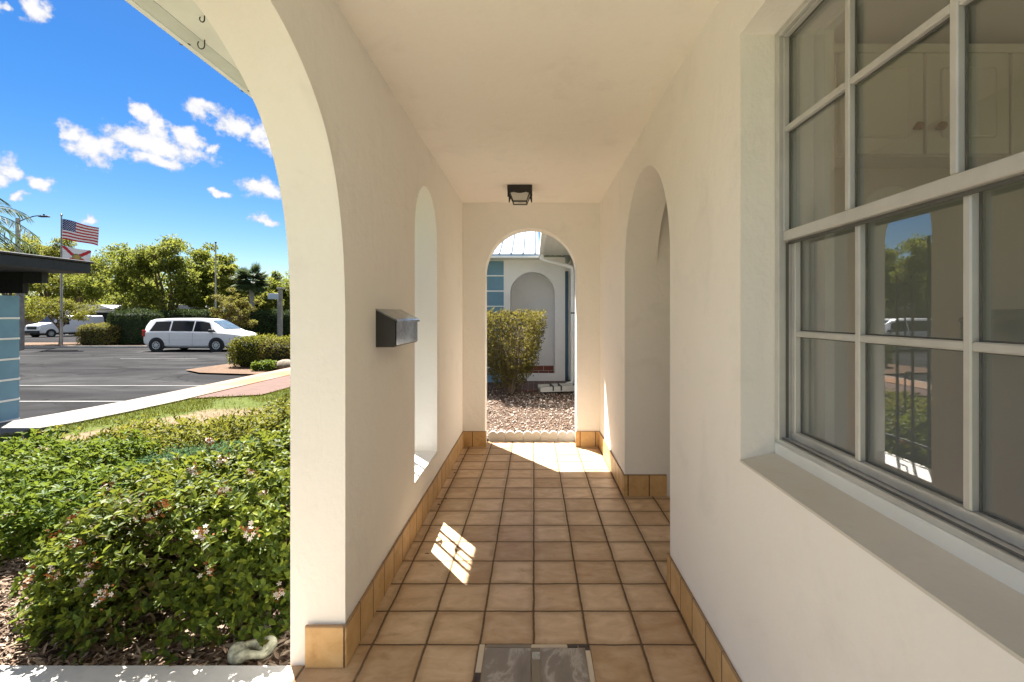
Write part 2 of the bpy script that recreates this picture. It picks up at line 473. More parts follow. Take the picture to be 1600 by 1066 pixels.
M['leaf_oak_y'] = m_leaf('pale_oak_leaf', [(.06,.085,.015), (.12,.145,.022), (.20,.21,.033), (.27,.265,.05)], .42, .6, .15, .35)
M['leaf_dark'] = m_leaf('dark_hedge_leaf', [(.012,.022,.008), (.022,.042,.012), (.045,.075,.02), (.08,.11,.03)], .2, .6, .12)
M['leaf_brown'] = m_leaf('bronze_leaf', [(.07,.045,.02), (.13,.085,.025), (.19,.16,.035), (.25,.26,.05)], .3, .6, .12)
M['leaf_box'] = m_leaf('clipped_shrub_leaf', [(.035,.036,.012), (.085,.075,.02), (.17,.14,.035), (.29,.25,.05)], .3, .55, .15, 3.)
M['leaf_palm'] = m_leaf('palm_leaf', [(.03,.05,.022), (.055,.085,.035), (.10,.13,.055)], .25, .65, .1)
M['bark'] = simple('bark', (.17, .125, .085), .9, var=.3, scale=9, bump=.5, bscale=30)
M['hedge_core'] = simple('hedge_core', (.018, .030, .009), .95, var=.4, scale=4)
M['twig'] = simple('twig', (.12, .08, .05), .9, var=.3, scale=20)

def m_asphalt():
    t = MT('asphalt')
    st = t.scalev(t.pos(), (.35, 1., 1.))
    a = t.noise(.55, 5, .62, st, .8); b = t.noise(60, 3, .7)
    c = t.ramp(a, [(.3, (.009, .009, .0102)), (.5, (.020, .020, .0212)), (.68, (.044, .0435, .043))])
    c = t.mix(.25, c, t.ramp(b, [(.3, (.012, .012, .012)), (.7, (.055, .054, .053))]))
    ck = t.n('ShaderNodeTexVoronoi', feature='DISTANCE_TO_EDGE'); ck.inputs['Scale'].default_value = .33
    wv = t.n('ShaderNodeVectorMath', operation='MULTIPLY_ADD'); nzv = t.n('ShaderNodeTexNoise'); t.l(t.pos(), nzv.inputs['Vector']); nzv.inputs['Scale'].default_value = .9; nzv.inputs['Detail'].default_value = 5
    t.l(nzv.outputs['Color'], wv.inputs[0]); wv.inputs[1].default_value = (1.6, 1.6, 0); t.l(t.pos(), wv.inputs[2]); t.l(wv.outputs[0], ck.inputs['Vector'])
    c = t.mix(t.mr(ck.outputs['Distance'], .004, .014, .6, 0), c, (.006, .006, .006))
    st2 = t.mr(t.noise(.8, 3, .5), .60, .66, 0, .5)
    c = t.mix(st2, c, (.010, .010, .010))
    r = t.mr(a, .35, .7, .95, .8)
    return t.done(t.pr(c, r, t.bump(b, .4, .006), 0, .03))
M['asphalt'] = m_asphalt()
def m_concrete(name, c0, c1, orange=False):
    t = MT(name)
    n1 = t.noise(1.2, 5, .6); n2 = t.noise(40, 4, .6)
    c = t.mix(t.mr(n1, .3, .7), c0, c1)
    c = t.mix(t.mr(n2, .5, .8, 0, .3), c, tuple(x*.7 for x in c0))
    if orange:
        sp = t.n('ShaderNodeSeparateXYZ'); t.l(t.pos(), sp.inputs[0])
        fy = t.mr(sp.outputs[1], 7.5, 11.0); fx = t.mr(sp.outputs[0], -7.05, -6.6, .55, 1)
        f = t.math('MULTIPLY', t.math('MULTIPLY', fy, fx), t.mr(t.noise(1.0, 4, .6), .25, .6, .35, 1), clamp=True)
        c = t.mix(f, c, (.23, .085, .010))
    return t.done(t.pr(c, .8, t.bump(n2, .3, .004), 0, .3))
M['concrete'] = m_concrete('concrete', (.40, .385, .355), (.48, .465, .43))
M['walk'] = m_concrete('stained_concrete', (.165, .148, .125), (.215, .195, .165), True)
M['curb'] = m_concrete('kerb_concrete', (.32, .31, .29), (.42, .41, .38))
M['line'] = m_concrete('line_paint', (.10, .10, .098), (.18, .18, .176))
def m_ground():
    t = MT('grass_ground')
    n1 = t.noise(.5, 5, .65); n2 = t.noise(14, 4, .7)
    c = t.ramp(n2, [(.3, (.035, .05, .008)), (.6, (.08, .10, .015)), (.8, (.13, .13, .035))])
    c = t.mix(t.mr(n1, .5, .62), c, (.17, .125, .075))
    return t.done(t.pr(c, .95, t.bump(n2, .6, .02), 0, .1))
M['ground'] = m_ground()
def m_lawn():
    t = MT('lawn_ground')
    sp = t.n('ShaderNodeSeparateXYZ'); t.l(t.pos(), sp.inputs[0])
    n1 = t.noise(1.6, 5, .65); n2 = t.noise(16, 4, .7)
    c = t.ramp(n2, [(.3, (.035, .05, .008)), (.6, (.08, .10, .015)), (.8, (.13, .13, .035))])
    # distance to a line of worn soil
    d = t.math('ABSOLUTE', t.math('ADD', t.math('ADD', sp.outputs[0], 5.45), t.math('MULTIPLY', t.math('SUBTRACT', sp.outputs[1], 6.2), -.52)))
    d = t.math('ADD', d, t.math('MULTIPLY', t.math('SUBTRACT', n1, .5), 1.1))
    yy = t.math('ABSOLUTE', t.math('SUBTRACT', sp.outputs[1], 6.3))
    f = t.math('MULTIPLY', t.mr(d, .35, .75, 1, 0), t.mr(yy, 1.2, 1.8, 1, 0))
    soil = t.ramp(n2, [(.3, (.10, .07, .04)), (.6, (.20, .145, .09)), (.8, (.28, .21, .14))])
    c = t.mix(f, c, soil)
    return t.done(t.pr(c, .95, t.bump(n2, .6, .02), 0, .1))
M['lawn'] = m_lawn()
def m_mulch(name, stops, sc_=1.):
    t = MT(name)
    st = t.scalev(t.pos(), (1., 1.6, 1.))
    n1 = t.noise(34*sc_, 5, .7, st, 1.2); n2 = t.noise(2., 4, .6)
    c = t.ramp(n1, stops)
    c = t.mix(t.mr(n2, .4, .7, 0, .35), c, (.06, .04, .03))
    return t.done(t.pr(c, .95, t.bump(n1, .8, .02), 0, .2))
M['mulch'] = m_mulch('mulch', [(.3, (.05, .03, .02)), (.5, (.16, .10, .065)), (.7, (.32, .23, .16))])
M['dirt'] = m_mulch('island_dirt', [(.3, (.05, .028, .017)), (.5, (.12, .07, .04)), (.7, (.21, .13, .075))], .4)
M['bed'] = m_mulch('pebble_soil', [(.3, (.04, .022, .015)), (.5, (.10, .062, .043)), (.7, (.20, .145, .105))])
def m_chip(name, cols):
    t = MT(name); g = t.n('ShaderNodeNewGeometry')
    k = len(cols)
    c = t.ramp(g.outputs['Random Per Island'], [(i/(k-1), cols[i]) for i in range(k)])
    return t.done(t.pr(c, .85, None, 0, .25))
M['chip'] = m_chip('wood_chip', [(.09,.055,.036), (.18,.12,.08), (.28,.205,.14), (.37,.295,.22), (.21,.14,.095)])
M['pebble'] = m_chip('pebble_mix', [(.08,.045,.03), (.17,.105,.07), (.30,.22,.165), (.50,.45,.39), (.22,.13,.09), (.62,.58,.52)])
M['grass'] = m_leaf('lawn_blade', [(.035,.055,.005), (.065,.092,.006), (.11,.135,.009), (.15,.145,.025)], .3, .65, .15, 2.)
def m_brick(name, c0, c1, mortar, scale=1., vec=None):
    t = MT(name)
    b = t.n('ShaderNodeTexBrick'); t.l(vec(t) if vec else t.pos(), b.inputs['Vector'])
    b.inputs['Scale'].default_value = scale; b.inputs['Color1'].default_value = (*c0, 1); b.inputs['Color2'].default_value = (*c1, 1); b.inputs['Mortar'].default_value = (*mortar, 1)
    b.inputs['Brick Width'].default_value = .21; b.inputs['Row Height'].default_value = .105; b.inputs['Mortar Size'].default_value = .006
    c = t.mix(t.mr(t.noise(18, 5, .6), .4, .8, 0, .5), b.outputs[0], tuple(x*.5 for x in c0))
    return t.done(t.pr(c, .85, t.bump(b.outputs['Fac'], -.5, .006), 0, .3))
M['paver'] = m_brick('brick_paver', (.075, .030, .018), (.105, .045, .026), (.08, .056, .043))
M['brick_dark'] = m_brick('dark_brick', (.10, .055, .045), (.16, .085, .065), (.36, .30, .26))
def xz(t):
    a = t.n('ShaderNodeSeparateXYZ'); t.l(t.pos(), a.inputs[0]); b = t.n('ShaderNodeCombineXYZ')
    t.l(a.outputs[0], b.inputs[0]); t.l(t.math('ADD', a.outputs[2], -.10), b.inputs[1]); return b.outputs[0]
M['riser'] = m_brick('red_brick_riser', (.26, .085, .055), (.34, .14, .09), (.5, .44, .37), 1., xz)
M['black_metal'] = simple('black_metal', (.018, .017, .016), .45, var=.2)
M['iron'] = simple('wrought_iron', (.02, .019, .018), .5, var=.2, bump=.2)
M['silver'] = simple('brushed_silver', (.55, .56, .58), .28, metal=.9, var=.15)
M['plate'] = simple('smoked_plate', (.34, .36, .39), .16, metal=.85, var=.5, scale=14)
M['frost'] = simple('frosted_glass', (.62, .60, .55), .3, var=.06)
M['blue'] = simple('blue_siding', (.155, .30, .41), .6, var=.1, scale=3, bump=.15)
M['blue_trim'] = simple('blue_trim', (.12, .24, .34), .6, var=.1)
M['dark_roof'] = simple('dark_fascia', (.010, .012, .018), .6, var=.2)
M['black_paint'] = simple('black_panel', (.006, .006, .007), .8)
M['metal_roof'] = simple('pale_metal_roof', (.25, .30, .345), .45, var=.08, metal=.2, scale=3)
M['grey_roof'] = simple('grey_roof', (.36, .36, .36), .7, var=.12)
M['neigh_plaster'] = m_plaster('white_stucco', (.83, .81, .78), (.86, .84, .81), .3, False)
M['car_white'] = simple('white_car_paint', (.78, .79, .80), .25, var=.02, coat=.5)
M['car_glass'] = simple('dark_car_glass', (.010, .012, .015), .08, var=.2, spec=.25)
M['windscreen'] = simple('windscreen_glass', (.10, .14, .17), .05, var=.3)
M['tyre'] = simple('tyre', (.02, .02, .02), .85)
M['hub'] = simple('wheel_cover', (.5, .51, .53), .35, metal=.5)
M['red_lens'] = simple('red_lens', (.45, .02, .015), .2)
M['lens'] = simple('headlight_lens', (.6, .62, .64), .15)
M['trim'] = simple('black_trim', (.02, .02, .022), .6)
M['pole'] = simple('concrete_pole', (.40, .385, .36), .8, var=.15)
M['wood_grey'] = simple('weathered_wood', (.25, .24, .22), .85, var=.25, scale=5)
M['rock'] = simple('garden_rock', (.40, .36, .31), .85, var=.3, scale=9, bump=.4, bscale=20)
M['rock_brown'] = simple('brown_stone', (.16, .12, .07), .8, var=.5, scale=14, bump=.4, bscale=40)
M['green_stone'] = simple('glazed_stone', (.30, .30, .215), .7, var=.9, scale=26, bump=.3, bscale=24)
M['marble'] = None
def m_marble():
    t = MT('grey_marble')
    n1 = t.noise(4.5, 7, .6, t.scalev(t.pos(), (1.3, .7, 1)), .7)
    c = t.ramp(n1, [(.3, (.165, .14, .115)), (.47, (.235, .205, .175)), (.52, (.40, .36, .32)), (.56, (.225, .195, .165)), (.75, (.18, .15, .125))])
    return t.done(t.pr(c, .32, None, 0, .5))
M['marble'] = m_marble()
M['cream_tile'] = simple('cream_tile', (.58, .50, .39), .45, var=.1)
M['black_tile'] = simple('black_tile', (.03, .02, .02), .3)
M['taupe_tile'] = simple('taupe_tile', (.22, .185, .14), .45, var=.1)
def m_mosaic():
    t = MT('glitter_mosaic')
    v = t.n('ShaderNodeTexVoronoi'); t.l(t.pos(), v.inputs['Vector']); v.inputs['Scale'].default_value = 150
    return t.done(t.pr(t.mix(.78, v.outputs['Color'], (.36, .36, .35)), .25))
M['mosaic'] = m_mosaic()
M['room_wall'] = simple('room_paint', (.60, .585, .555), .8, var=.04)
M['room_floor'] = simple('room_floor', (.36, .33, .29), .5)
M['cabinet'] = simple('cabinet_paint', (.78, .765, .73), .45, var=.03)
M['knob'] = simple('bronze_knob', (.35, .24, .15), .3, metal=.6)
M['flag_red'] = simple('flag_red', (.50, .02, .03), .8, var=.05)
M['flag_white'] = simple('flag_white', (.80, .80, .80), .8, var=.03)
M['flag_blue'] = simple('flag_blue', (.025, .035, .17), .8, var=.05)
M['flag_gold'] = simple('seal_gold', (.55, .33, .08), .8, var=.3, scale=20)
M['flag_green'] = simple('seal_green', (.16, .26, .12), .8, var=.3, scale=20)
M['sign_blue'] = simple('sign_panel', (.42, .52, .62), .5, var=.15)
M['petal'] = simple('white_petal', (.50, .445, .38), .6, var=.08)
M['calyx'] = m_chip('rust_calyx', [(.20,.06,.018), (.29,.105,.028), (.25,.12,.045), (.15,.055,.02)])

# ------------------------------------------------------------------ ground sheets
def sheet(name, poly, zf, mat, kind='structure', grid=None):
    m = MB()
    m.add([(x, y, zf(x, y)) for x, y in poly], [tuple(range(len(poly)))])
    o = m.build(name, mat); tag(o, kind=kind)
    return o
def slab_obj(name, poly, z0f, thick, mat):
    m = MB(); n = len(poly)
    vs = [(x, y, z0f(y)) for x, y in poly] + [(x, y, z0f(y) - thick) for x, y in poly]
    fs = [tuple(range(n)), tuple(range(n, 2*n))[::-1]] + [(i, (i+1)%n, n+(i+1)%n, n+i) for i in range(n)]
    m.add(vs, fs); return tag(m.build(name, mat), kind='structure')

gm_ = MB()
xs = [-900, -200, -80, -40, -20, -7.2, -5, 0, 10, 60, 300, 900]; ys = [-900, -100, -30, 0, 7, 20, 40, 60, 120, 300, 1200]
gv = []
for y in ys:
    for x in xs:
        gv.append((x, y, lotz(min(max(y, 0), 60)) - .06))
gfc = [(j*len(xs)+i, j*len(xs)+i+1, (j+1)*len(xs)+i+1, (j+1)*len(xs)+i) for j in range(len(ys)-1) for i in range(len(xs)-1)]
gm_.add(gv, gfc); tag(gm_.build('ground', M['ground']), kind='structure')
sheet('parking_lot', [(-70,-25), (-7.15,-25), (-7.15,19), (-11,23), (-11,60), (-70,60)], lambda x, y: lotz(y), M['asphalt'])
mk = MB()
for (y, x0, x1) in [(9.33, -13.2, -7.95), (11.6, -13.2, -7.7), (19.8, -17.2, -14.0)]:
    a, b = y - .045, y + .045
    mk.add([(x0, a, lotz(a)+.005), (x1, a, lotz(a)+.005), (x1, b, lotz(b)+.005), (x0, b, lotz(b)+.005)], [(0,1,2,3)])
tag(mk.build('parking_line', M['line']), kind='structure')
def walkz(y): return -.12 if y < 10 else -.12 - .006*(y-10)
fe = [(-8.6,5.3), (-8.0,5.75), (-7.55,6.5), (-7.35,7.4), (-7.22,8.3), (-7.16,9.3), (-7.15,10.7), (-7.15,12.2), (-7.15,16), (-7.15,20)]
ne = [(-6.25,20), (-6.25,12), (-6.28,9.6), (-6.30,8.4), (-6.38,7.5), (-6.5,6.7), (-6.9,5.9), (-7.6,5.15), (-8.2,4.9)]
slab_obj('sidewalk', fe + ne, walkz, .3, M['walk'])
slab_obj('brick_path', [(-6.25,8.7), (-5.2,9.1), (-4.7,20), (-6.25,20)], lambda y: walkz(y)-.004, .2, M['paver'])
sheet('lawn', [(-8.2,2.0), (-.98,2.0), (-.98,16), (-6.25,16), (-6.3,8.4), (-6.5,6.7), (-7.6,5.0), (-9, 4.6)], lambda x, y: -.15, M['lawn'])
sheet('mulch_bed', [(-5.2,1.96), (-.976,1.96), (-.976,5.2), (-2.4,5.0), (-3.6,4.75), (-5.2,4.2)], lambda x, y: -.115, M['mulch'])
slab_obj('concrete_walk', [(-1.2,-3.6), (.70,-3.6), (.70,-.405), (-.99,-.405), (-.99,1.975), (-8,1.975), (-8,1.45), (-1.2,1.45)], lambda y: -.055, .25, M['concrete'])  # part behind the camera is unseen, added to bounce sun into the porch
sheet('garden_bed', [(-.976,5.27), (5,5.27), (5,14), (-2.6,14), (-2.6,6.5), (-.976,6.0)], lambda x, y: .03, M['bed'])

# porch floor
pf = MB()
pf.slab([[(-.985,-.4), (.702,-.4), (.702,2.457), (2.4,2.457), (2.4,3.67), (.70,3.67), (.70,5.262), (-.755,5.262), (-.755,1.9), (-.985,1.9)]], -.3, 0, 'Z')
tag(pf.build('porch_floor', M['floor']), kind='structure')

# ------------------------------------------------------------------ house
house = thing('house', 'cream plastered house with arched porch walk, tile skirting and large grid window', 'house', (0, 0, 0))
def arch_pts(c, r, zs, n=28, a0=0., a1=math.pi):
    return [(c + r*math.cos(a0+(a1-a0)*i/n), zs + r*math.sin(a0+(a1-a0)*i/n)) for i in range(n+1)]
half = [(1.907,1.30),(1.906,1.42),(1.900,1.53),(1.888,1.64),(1.868,1.745),(1.838,1.85),(1.800,1.945),(1.748,2.035),(1.675,2.12),(1.58,2.195),(1.48,2.25),(1.372,2.29),(1.263,2.304)]
def smooth_curve(p, it=2):
    for _ in range(it):
        q = [p[0]]
        for a, b in zip(p[:-1], p[1:]):
            q += [(.75*a[0]+.25*b[0], .75*a[1]+.25*b[1]), (.25*a[0]+.75*b[0], .25*a[1]+.75*b[1])]
        q.append(p[-1]); p = q
    return p
half = smooth_curve(half, 2)
def big_arch(dy):   # from far jamb up and over to the near jamb, offset dy
    far = [(y+dy, z+.012) for y, z in half]
    near = [(2*(1.19+dy) - y, z) for y, z in far[::-1]][1:]
    return far + near
WZ = 2.60
outer = [(5.256,-.3), (5.256,WZ), (.15,WZ), (.15,-.3)]
a1 = big_arch(0.)[::-1]
loop = outer + [(a1[0][0], -.3)] + a1 + [(a1[-1][0], -.3)]
whole = [(3.72,.335)] + arch_pts(3.37, .35, 1.95, 28) + [(3.02,.335)]
m = MB(); m.slab([loop, whole], -.975, -.755, 'X'); m.build('arcade_wall', M['plaster'], house, 35)
el = [(-.755,-.3), (-.755,WZ), (.703,WZ), (.703,-.3), (.455,-.3)] + arch_pts(-.031, .486, 1.834, 32) + [(-.517,-.3)]
m = MB(); m.slab([el], 5.056, 5.256, 'Y'); m.build('end_wall', M['plaster'], house, 35)
il = [(-2.6,-.3), (-2.6,WZ), (5.256,WZ), (5.256,-.3), (3.68,-.3)] + arch_pts(3.068, .612, 1.72, 32) + [(2.456,-.3)]
wh = [(1.619,.90), (1.619,2.353), (.29,2.353), (.29,.90)]
m = MB(); m.slab([il, wh], .703, .953, 'X'); m.build('entry_wall', M['plaster'], house, 35)
m = MB()
m.box(.953, 2.4, 3.68, 3.88, -.3, WZ); m.box(.953, 2.4, 2.256, 2.456, -.3, WZ); m.box(2.4, 2.5, 2.256, 3.88, -.3, WZ)
m.build_each('entry_alcove', M['plaster'], house)
# entry door at the back of the alcove
m = MB()
m.box(2.36, 2.399, 2.62, 3.52, 0.01, 2.08)
for (y0, y1) in ((2.70, 3.03), (3.11, 3.44)):
    for (z0, z1) in ((.18, .9), (1.02, 1.95)): m.bbox(2.345, 2.362, y0, y1, z0, z1, .008)
dr = m.build('door', M['white_paint'], house)
m = MB(); m.lathe([(0,-.06),(.022,-.06),(.028,-.045),(.022,-.03),(.01,-.02),(.01,0)], 16, 0, (2.36,2.69,1.0), 'X'); m.build('handle', M['silver'], dr, 30)
m = MB(); m.box(-.755, 2.4, -.35, 5.256, 2.588, 2.64); m.box(.703, 2.4, -2.6, -.35, 2.588, 2.64); m.build('ceiling', M['ceiling'], house)
m = MB()
m.box(-1.385, -.975, -.39, 5.79, 2.546, 2.60); m.box(-.975, 5.2, 5.256, 5.79, 2.546, 2.60)
m.build_each('soffit', M['soffit'], house)
m = MB(); m.add([(-1.40,-.4,2.645),(5.2,-.4,2.645),(5.2,5.83,2.645),(-1.40,5.83,2.645),(-1.40,-.4,2.70),(1.9,-.4,3.5),(5.2,-.4,2.70),(-1.40,5.83,2.70),(1.9,5.83,3.5),(5.2,5.83,2.70)],
                [(0,1,2,3),(4,5,8,7),(5,6,9,8),(0,4,7,3),(1,6,9,2),(0,1,6,5,4),(3,2,9,8,7)])
m.box(.704, 4.5, -2.7, -.41, 2.65, 2.75)
m.build('roof', M['metal_roof'], house)
m = MB(); m.box(-1.399, 5.2, 5.792, 5.813, 2.546, 2.70); m.build('fascia', M['white_paint'], house)
# gutter: K profile along Y
prof = [(-1.388,2.546), (-1.478,2.546), (-1.493,2.553), (-1.497,2.60), (-1.512,2.635), (-1.512,2.652), (-1.504,2.652), (-1.504,2.638), (-1.489,2.60), (-1.487,2.558), (-1.393,2.556), (-1.393,2.66), (-1.388,2.66)]
m = MB(); nP = len(prof)
vs = [(x, y, z) for y in (-.4, 5.83) for x, z in prof]
m.add(vs, [(i, (i+1)%nP, nP+(i+1)%nP, nP+i) for i in range(nP)] + [tuple(range(nP))[::-1], tuple(range(nP, 2*nP))])
gut = m.build('gutter', M['gutter'], house)
m = MB()
for i in range(6):
    y = .75 + i*.42
    m.box(-1.4965, -1.455, y, y+.012, 2.5435, 2.5458)
m.build_each('gutter_seam', M['alu_dark'], gut)
m = MB(); m.box(-1.487, -1.462, -.4, 5.83, 2.5432, 2.5455); m.build('gutter_lip', M['white_paint'], gut)

# skirting tiles
BH = .166
def skirting(boxes):
    m = MB()
    for b in boxes: m.bbox(*b, .003)
    return m.build_each('baseboard', M['base'], house)
skirting([(-.7549,-.742, 1.897,5.044, .001,BH), (-.907,-.742, 1.884,1.8965, .001,BH+.002)])
skirting([(-.755,-.503, 5.0435,5.0555, .001,BH), (.441,.703, 5.0435,5.0555, .001,BH)])
skirting([(.690,.7025, 3.669,5.043, .001,BH), (.690,1.025, 3.667,3.6795, .001,BH+.002)])
skirting([(.690,.7025, -2.6,2.468, .001,BH), (.690,.96, 2.457,2.469, .001,BH+.002)])

# ------------------------------------------------------------------ main window (part of the house)
win = MB()
Y1, Y0 = 1.6185, .2905
fx0, fx1 = .818, .880
win.bbox(fx0, fx1, 1.592, Y1, .97, 2.352, .003)
win.bbox(fx0, fx1, Y0, .318, .97, 2.352, .003)
win.bbox(fx0, fx1, .318, 1.592, 2.330, 2.352, .003)
win.bbox(fx0+.002, fx1, .318, 1.592, .968, .984, .002)
win_o = win.build('window', M['alu'], house)
m = MB()
m.add([(.700,Y0,.908),(.700,Y1,.908),(.818,Y1,.932),(.818,Y0,.932),(.700,Y0,.901),(.700,Y1,.901),(.818,Y1,.901),(.818,Y0,.901)],
      [(0,1,2,3),(4,7,6,5),(0,3,7,4),(1,5,6,2),(0,4,5,1),(2,6,7,3)])
m.build('window_sill', M['sill'], win_o)
m = MB(); m.bbox(.8182, .90, Y0, Y1, .9015, .9675, .004); m.build('window_curb', M['white_paint'], win_o)
YB = [1.589, 1.270, .9485, .627, .318]
def sash(x0, x1, z0, z1, zm, top, bot, stile):
    m = MB()
    a, b = .3185, 1.5915
    m.bbox(x0, x1, a, b, z1-top, z1, .003); m.bbox(x0, x1, a, b, z0, z0+bot, .003)
    m.bbox(x0, x1, b-stile, b, z0+bot, z1-top, .002); m.bbox(x0, x1, a, a+stile, z0+bot, z1-top, .002)
    for y in YB[1:4]: m.bbox(x0+.0015, x1-.004, y-.0095, y+.0095, z0+bot, z1-top, .003)
    ys_ = [a+stile] + sorted(YB[1:4]) + [b-stile]
    for p, q in zip(ys_[:-1], ys_[1:]):
        m.bbox(x0+.0025, x1-.005, p+(.0095 if p != ys_[0] else 0), q-(.0095 if q != ys_[-1] else 0), zm-.0095, zm+.0095, .003)
    o = m.build('sash', M['alu'], win_o)
    g = MB(); xm = x1-.003
    g.box(xm, xm+.003, a+.004, b-.004, z0+.01, z1-.01); g.build('pane', M['glass'], win_o)
    g = MB()                                            # dark gaskets round each light
    zs = [(z0+bot, zm-.0095), (zm+.0095, z1-top)]
    for p, q in zip(ys_[:-1], ys_[1:]):
        p2 = p+(.0095 if p != ys_[0] else 0); q2 = q-(.0095 if q != ys_[-1] else 0)
        for (c, d) in zs:
            e = .0035
            g.box(xm-.005, xm-.0005, p2, p2+e, c, d); g.box(xm-.005, xm-.0005, q2-e, q2, c, d)
            g.box(xm-.005, xm-.0005, p2+e, q2-e, c, c+e); g.box(xm-.005, xm-.0005, p2+e, q2-e, d-e, d)
    g.build('gasket', M['alu_dark'], win_o)
sash(.833, .858, 1.645, 2.3295, 2.018, .004, .034, .006)
sash(.860, .886, .985, 1.660, 1.337, .012, .026, .024)
m = MB(); m.box(.852, .859, .3185, 1.5915, 1.636, 1.6445); m.box(.830, .8325, .3185, 1.5915, .9845, .990); m.box(.842,.85,1.587,1.5915,.99,1.64)
m.build_each('track', M['alu_dark'], win_o)
# inner casing of the window, seen through the panes
m = MB()
m.box(.954, .985, 1.56, 1.66, .88, 2.40); m.box(.954, .985, .25, .33, .88, 2.40); m.box(.954, .985, .33, 1.56, 2.335, 2.40)
m.box(.90, 1.0, .30, 1.60, .90, .93)
m.build_each('window_casing', M['cabinet'], win_o)

# room behind the window
m = MB()
m.box(.953, 4.4, 2.05, 2.255, -.3, 2.59)                # end wall behind the cabinets
m.slab([[(-2.6,-.3),(-2.6,2.59),(2.05,2.59),(2.05,-.3)], [(-2.3,.6),(1.6,.6),(1.6,2.4),(-2.3,2.4)]], 4.4, 4.5, 'X')  # holes in these two unseen walls are added to let daylight in
m.slab([[(.953,-.3),(.953,2.59),(4.4,2.59),(4.4,-.3)], [(1.6,.9),(3.6,.9),(3.6,2.2),(1.6,2.2)]], -2.7, -2.6, 'Y')
m.build_each('room_wall', M['room_wall'], house)
m = MB(); m.box(2.402, 4.4, -2.6, 2.05, 2.52, 2.588); m.box(.954, 2.402, -2.6, 2.05, 2.52, 2.5875); m.build_each('room_ceiling', M['room_wall'], house)
m = MB(); m.box(.954, 4.4, -2.6, 2.05, .002, .012); m.build('room_floor', M['room_floor'], house)
cab = thing('kitchen_cabinet', 'off white wall cabinet with raised panel doors seen through the window panes', 'cabinet', (1.55, 1.9, 2.0))
m = MB(); m.box(-.347, 1.0, .0, .148, .03, .44); m.box(-.36, 1.01, -.012, .148, .441, .475)
m.build_each('cabinet_box', M['cabinet'], cab)
for i, x in enumerate((-.345, -.006, .333, .672)):
    m = MB(); m.bbox(x+.004, x+.334, -.022, -.001, .035, .435, .004)
    fr = .062
    m.bbox(x+fr, x+.338-fr, -.030, -.0215, .035+fr, .435-fr, .008)
    d = m.build('cabinet_door', M['cabinet'], cab)
    kx = x + (.295 if i % 2 == 0 else .045)
    m = MB(); m.lathe([(0,-.062),(.012,-.06),(.017,-.05),(.014,-.04),(.006,-.035),(.007,-.022)], 14, 0, (kx, 0, .135), 'Y')
    m.build('knob', M['knob'], d, 40)
# ------------------------------------------------------------------ porch objects
# ceiling lantern
la = thing('ceiling_light', 'black metal porch lantern with frosted panes fixed to the ceiling', 'ceiling light', (-.128, 4.455, 2.588))
m = MB()
m.bbox(-.114, .114, -.114, .114, -.055, -.0005, .004)
for sx_ in (-1, 1):                                    # scalloped skirt
    pass
def scallop(m, flip):
    pts = [(-.112, -.05)]
    n = 24
    for i in range(n+1):
        u = i/n; x = -.112+.224*u
        z = -.066 - .010*abs(math.cos(u*math.pi*2)) - (.035 if u < .06 or u > .94 else 0)
        pts.append((x, z))
    pts.append((.112, -.05))
    for s in (-1, 1):
        a, b = (.106, .112) if s > 0 else (-.112, -.106)
        m.slab([pts], a, b, 'X' if flip else 'Y')
scallop(m, False); scallop(m, True)
m.build('canopy', M['black_metal'], la)
m = MB()
T_, B_, zb = .098, .062, -.140
for sx_ in (-1, 1):
    for sy_ in (-1, 1):
        m.tube([(sx_*T_, sy_*T_, -.05), (sx_*B_, sy_*B_, zb)], .006, 4)
for s in (-1, 1):
    m.box(-B_-.006, B_+.006, s*B_-.006, s*B_+.006, zb-.006, zb+.006); m.box(s*B_-.006, s*B_+.006, -B_+.006, B_-.006, zb-.006, zb+.006)
m.build('frame', M['black_metal'], la)
m = MB()
t_, b_ = T_-.004, B_-.003
for k in range(4):
    c, s = math.cos(k*math.pi/2), math.sin(k*math.pi/2)
    q = [(-t_, -t_, -.055), (t_, -t_, -.055), (b_, -b_, zb), (-b_, -b_, zb)]
    m.add([(x*c-y*s, x*s+y*c, z) for x, y, z in q], [(0,1,2,3)])
m.add([(-b_,-b_,zb), (b_,-b_,zb), (b_,b_,zb), (-b_,b_,zb)], [(0,1,2,3)])
m.build('pane', M['frost'], la)

# mailbox on the arcade wall
mb = thing('mailbox', 'black wall mailbox with brushed silver front and sloping lid on the porch wall', 'mailbox', (-.7545, 2.274, 1.245))
m = MB()
sec = [(0,0), (.086,.0), (.092,.006), (.092,.128), (0,.176)]
m.slab([[(x, z) for x, z in sec]], 0, .436, 'Y'); m.build('body', M['black_metal'], mb)
m = MB(); m.bbox(.0922, .0965, .012, .424, .008, .122, .002); m.build('front_plate', M['plate'], mb)
m = MB()
lid = [(-.0002,.178), (-.0002,.184), (.098,.134), (.104,.126), (.104,.116), (.099,.116), (.099,.124), (.094,.1295)]
m.slab([lid], -.004, .440, 'Y'); m.build('lid', M['plate'], mb)

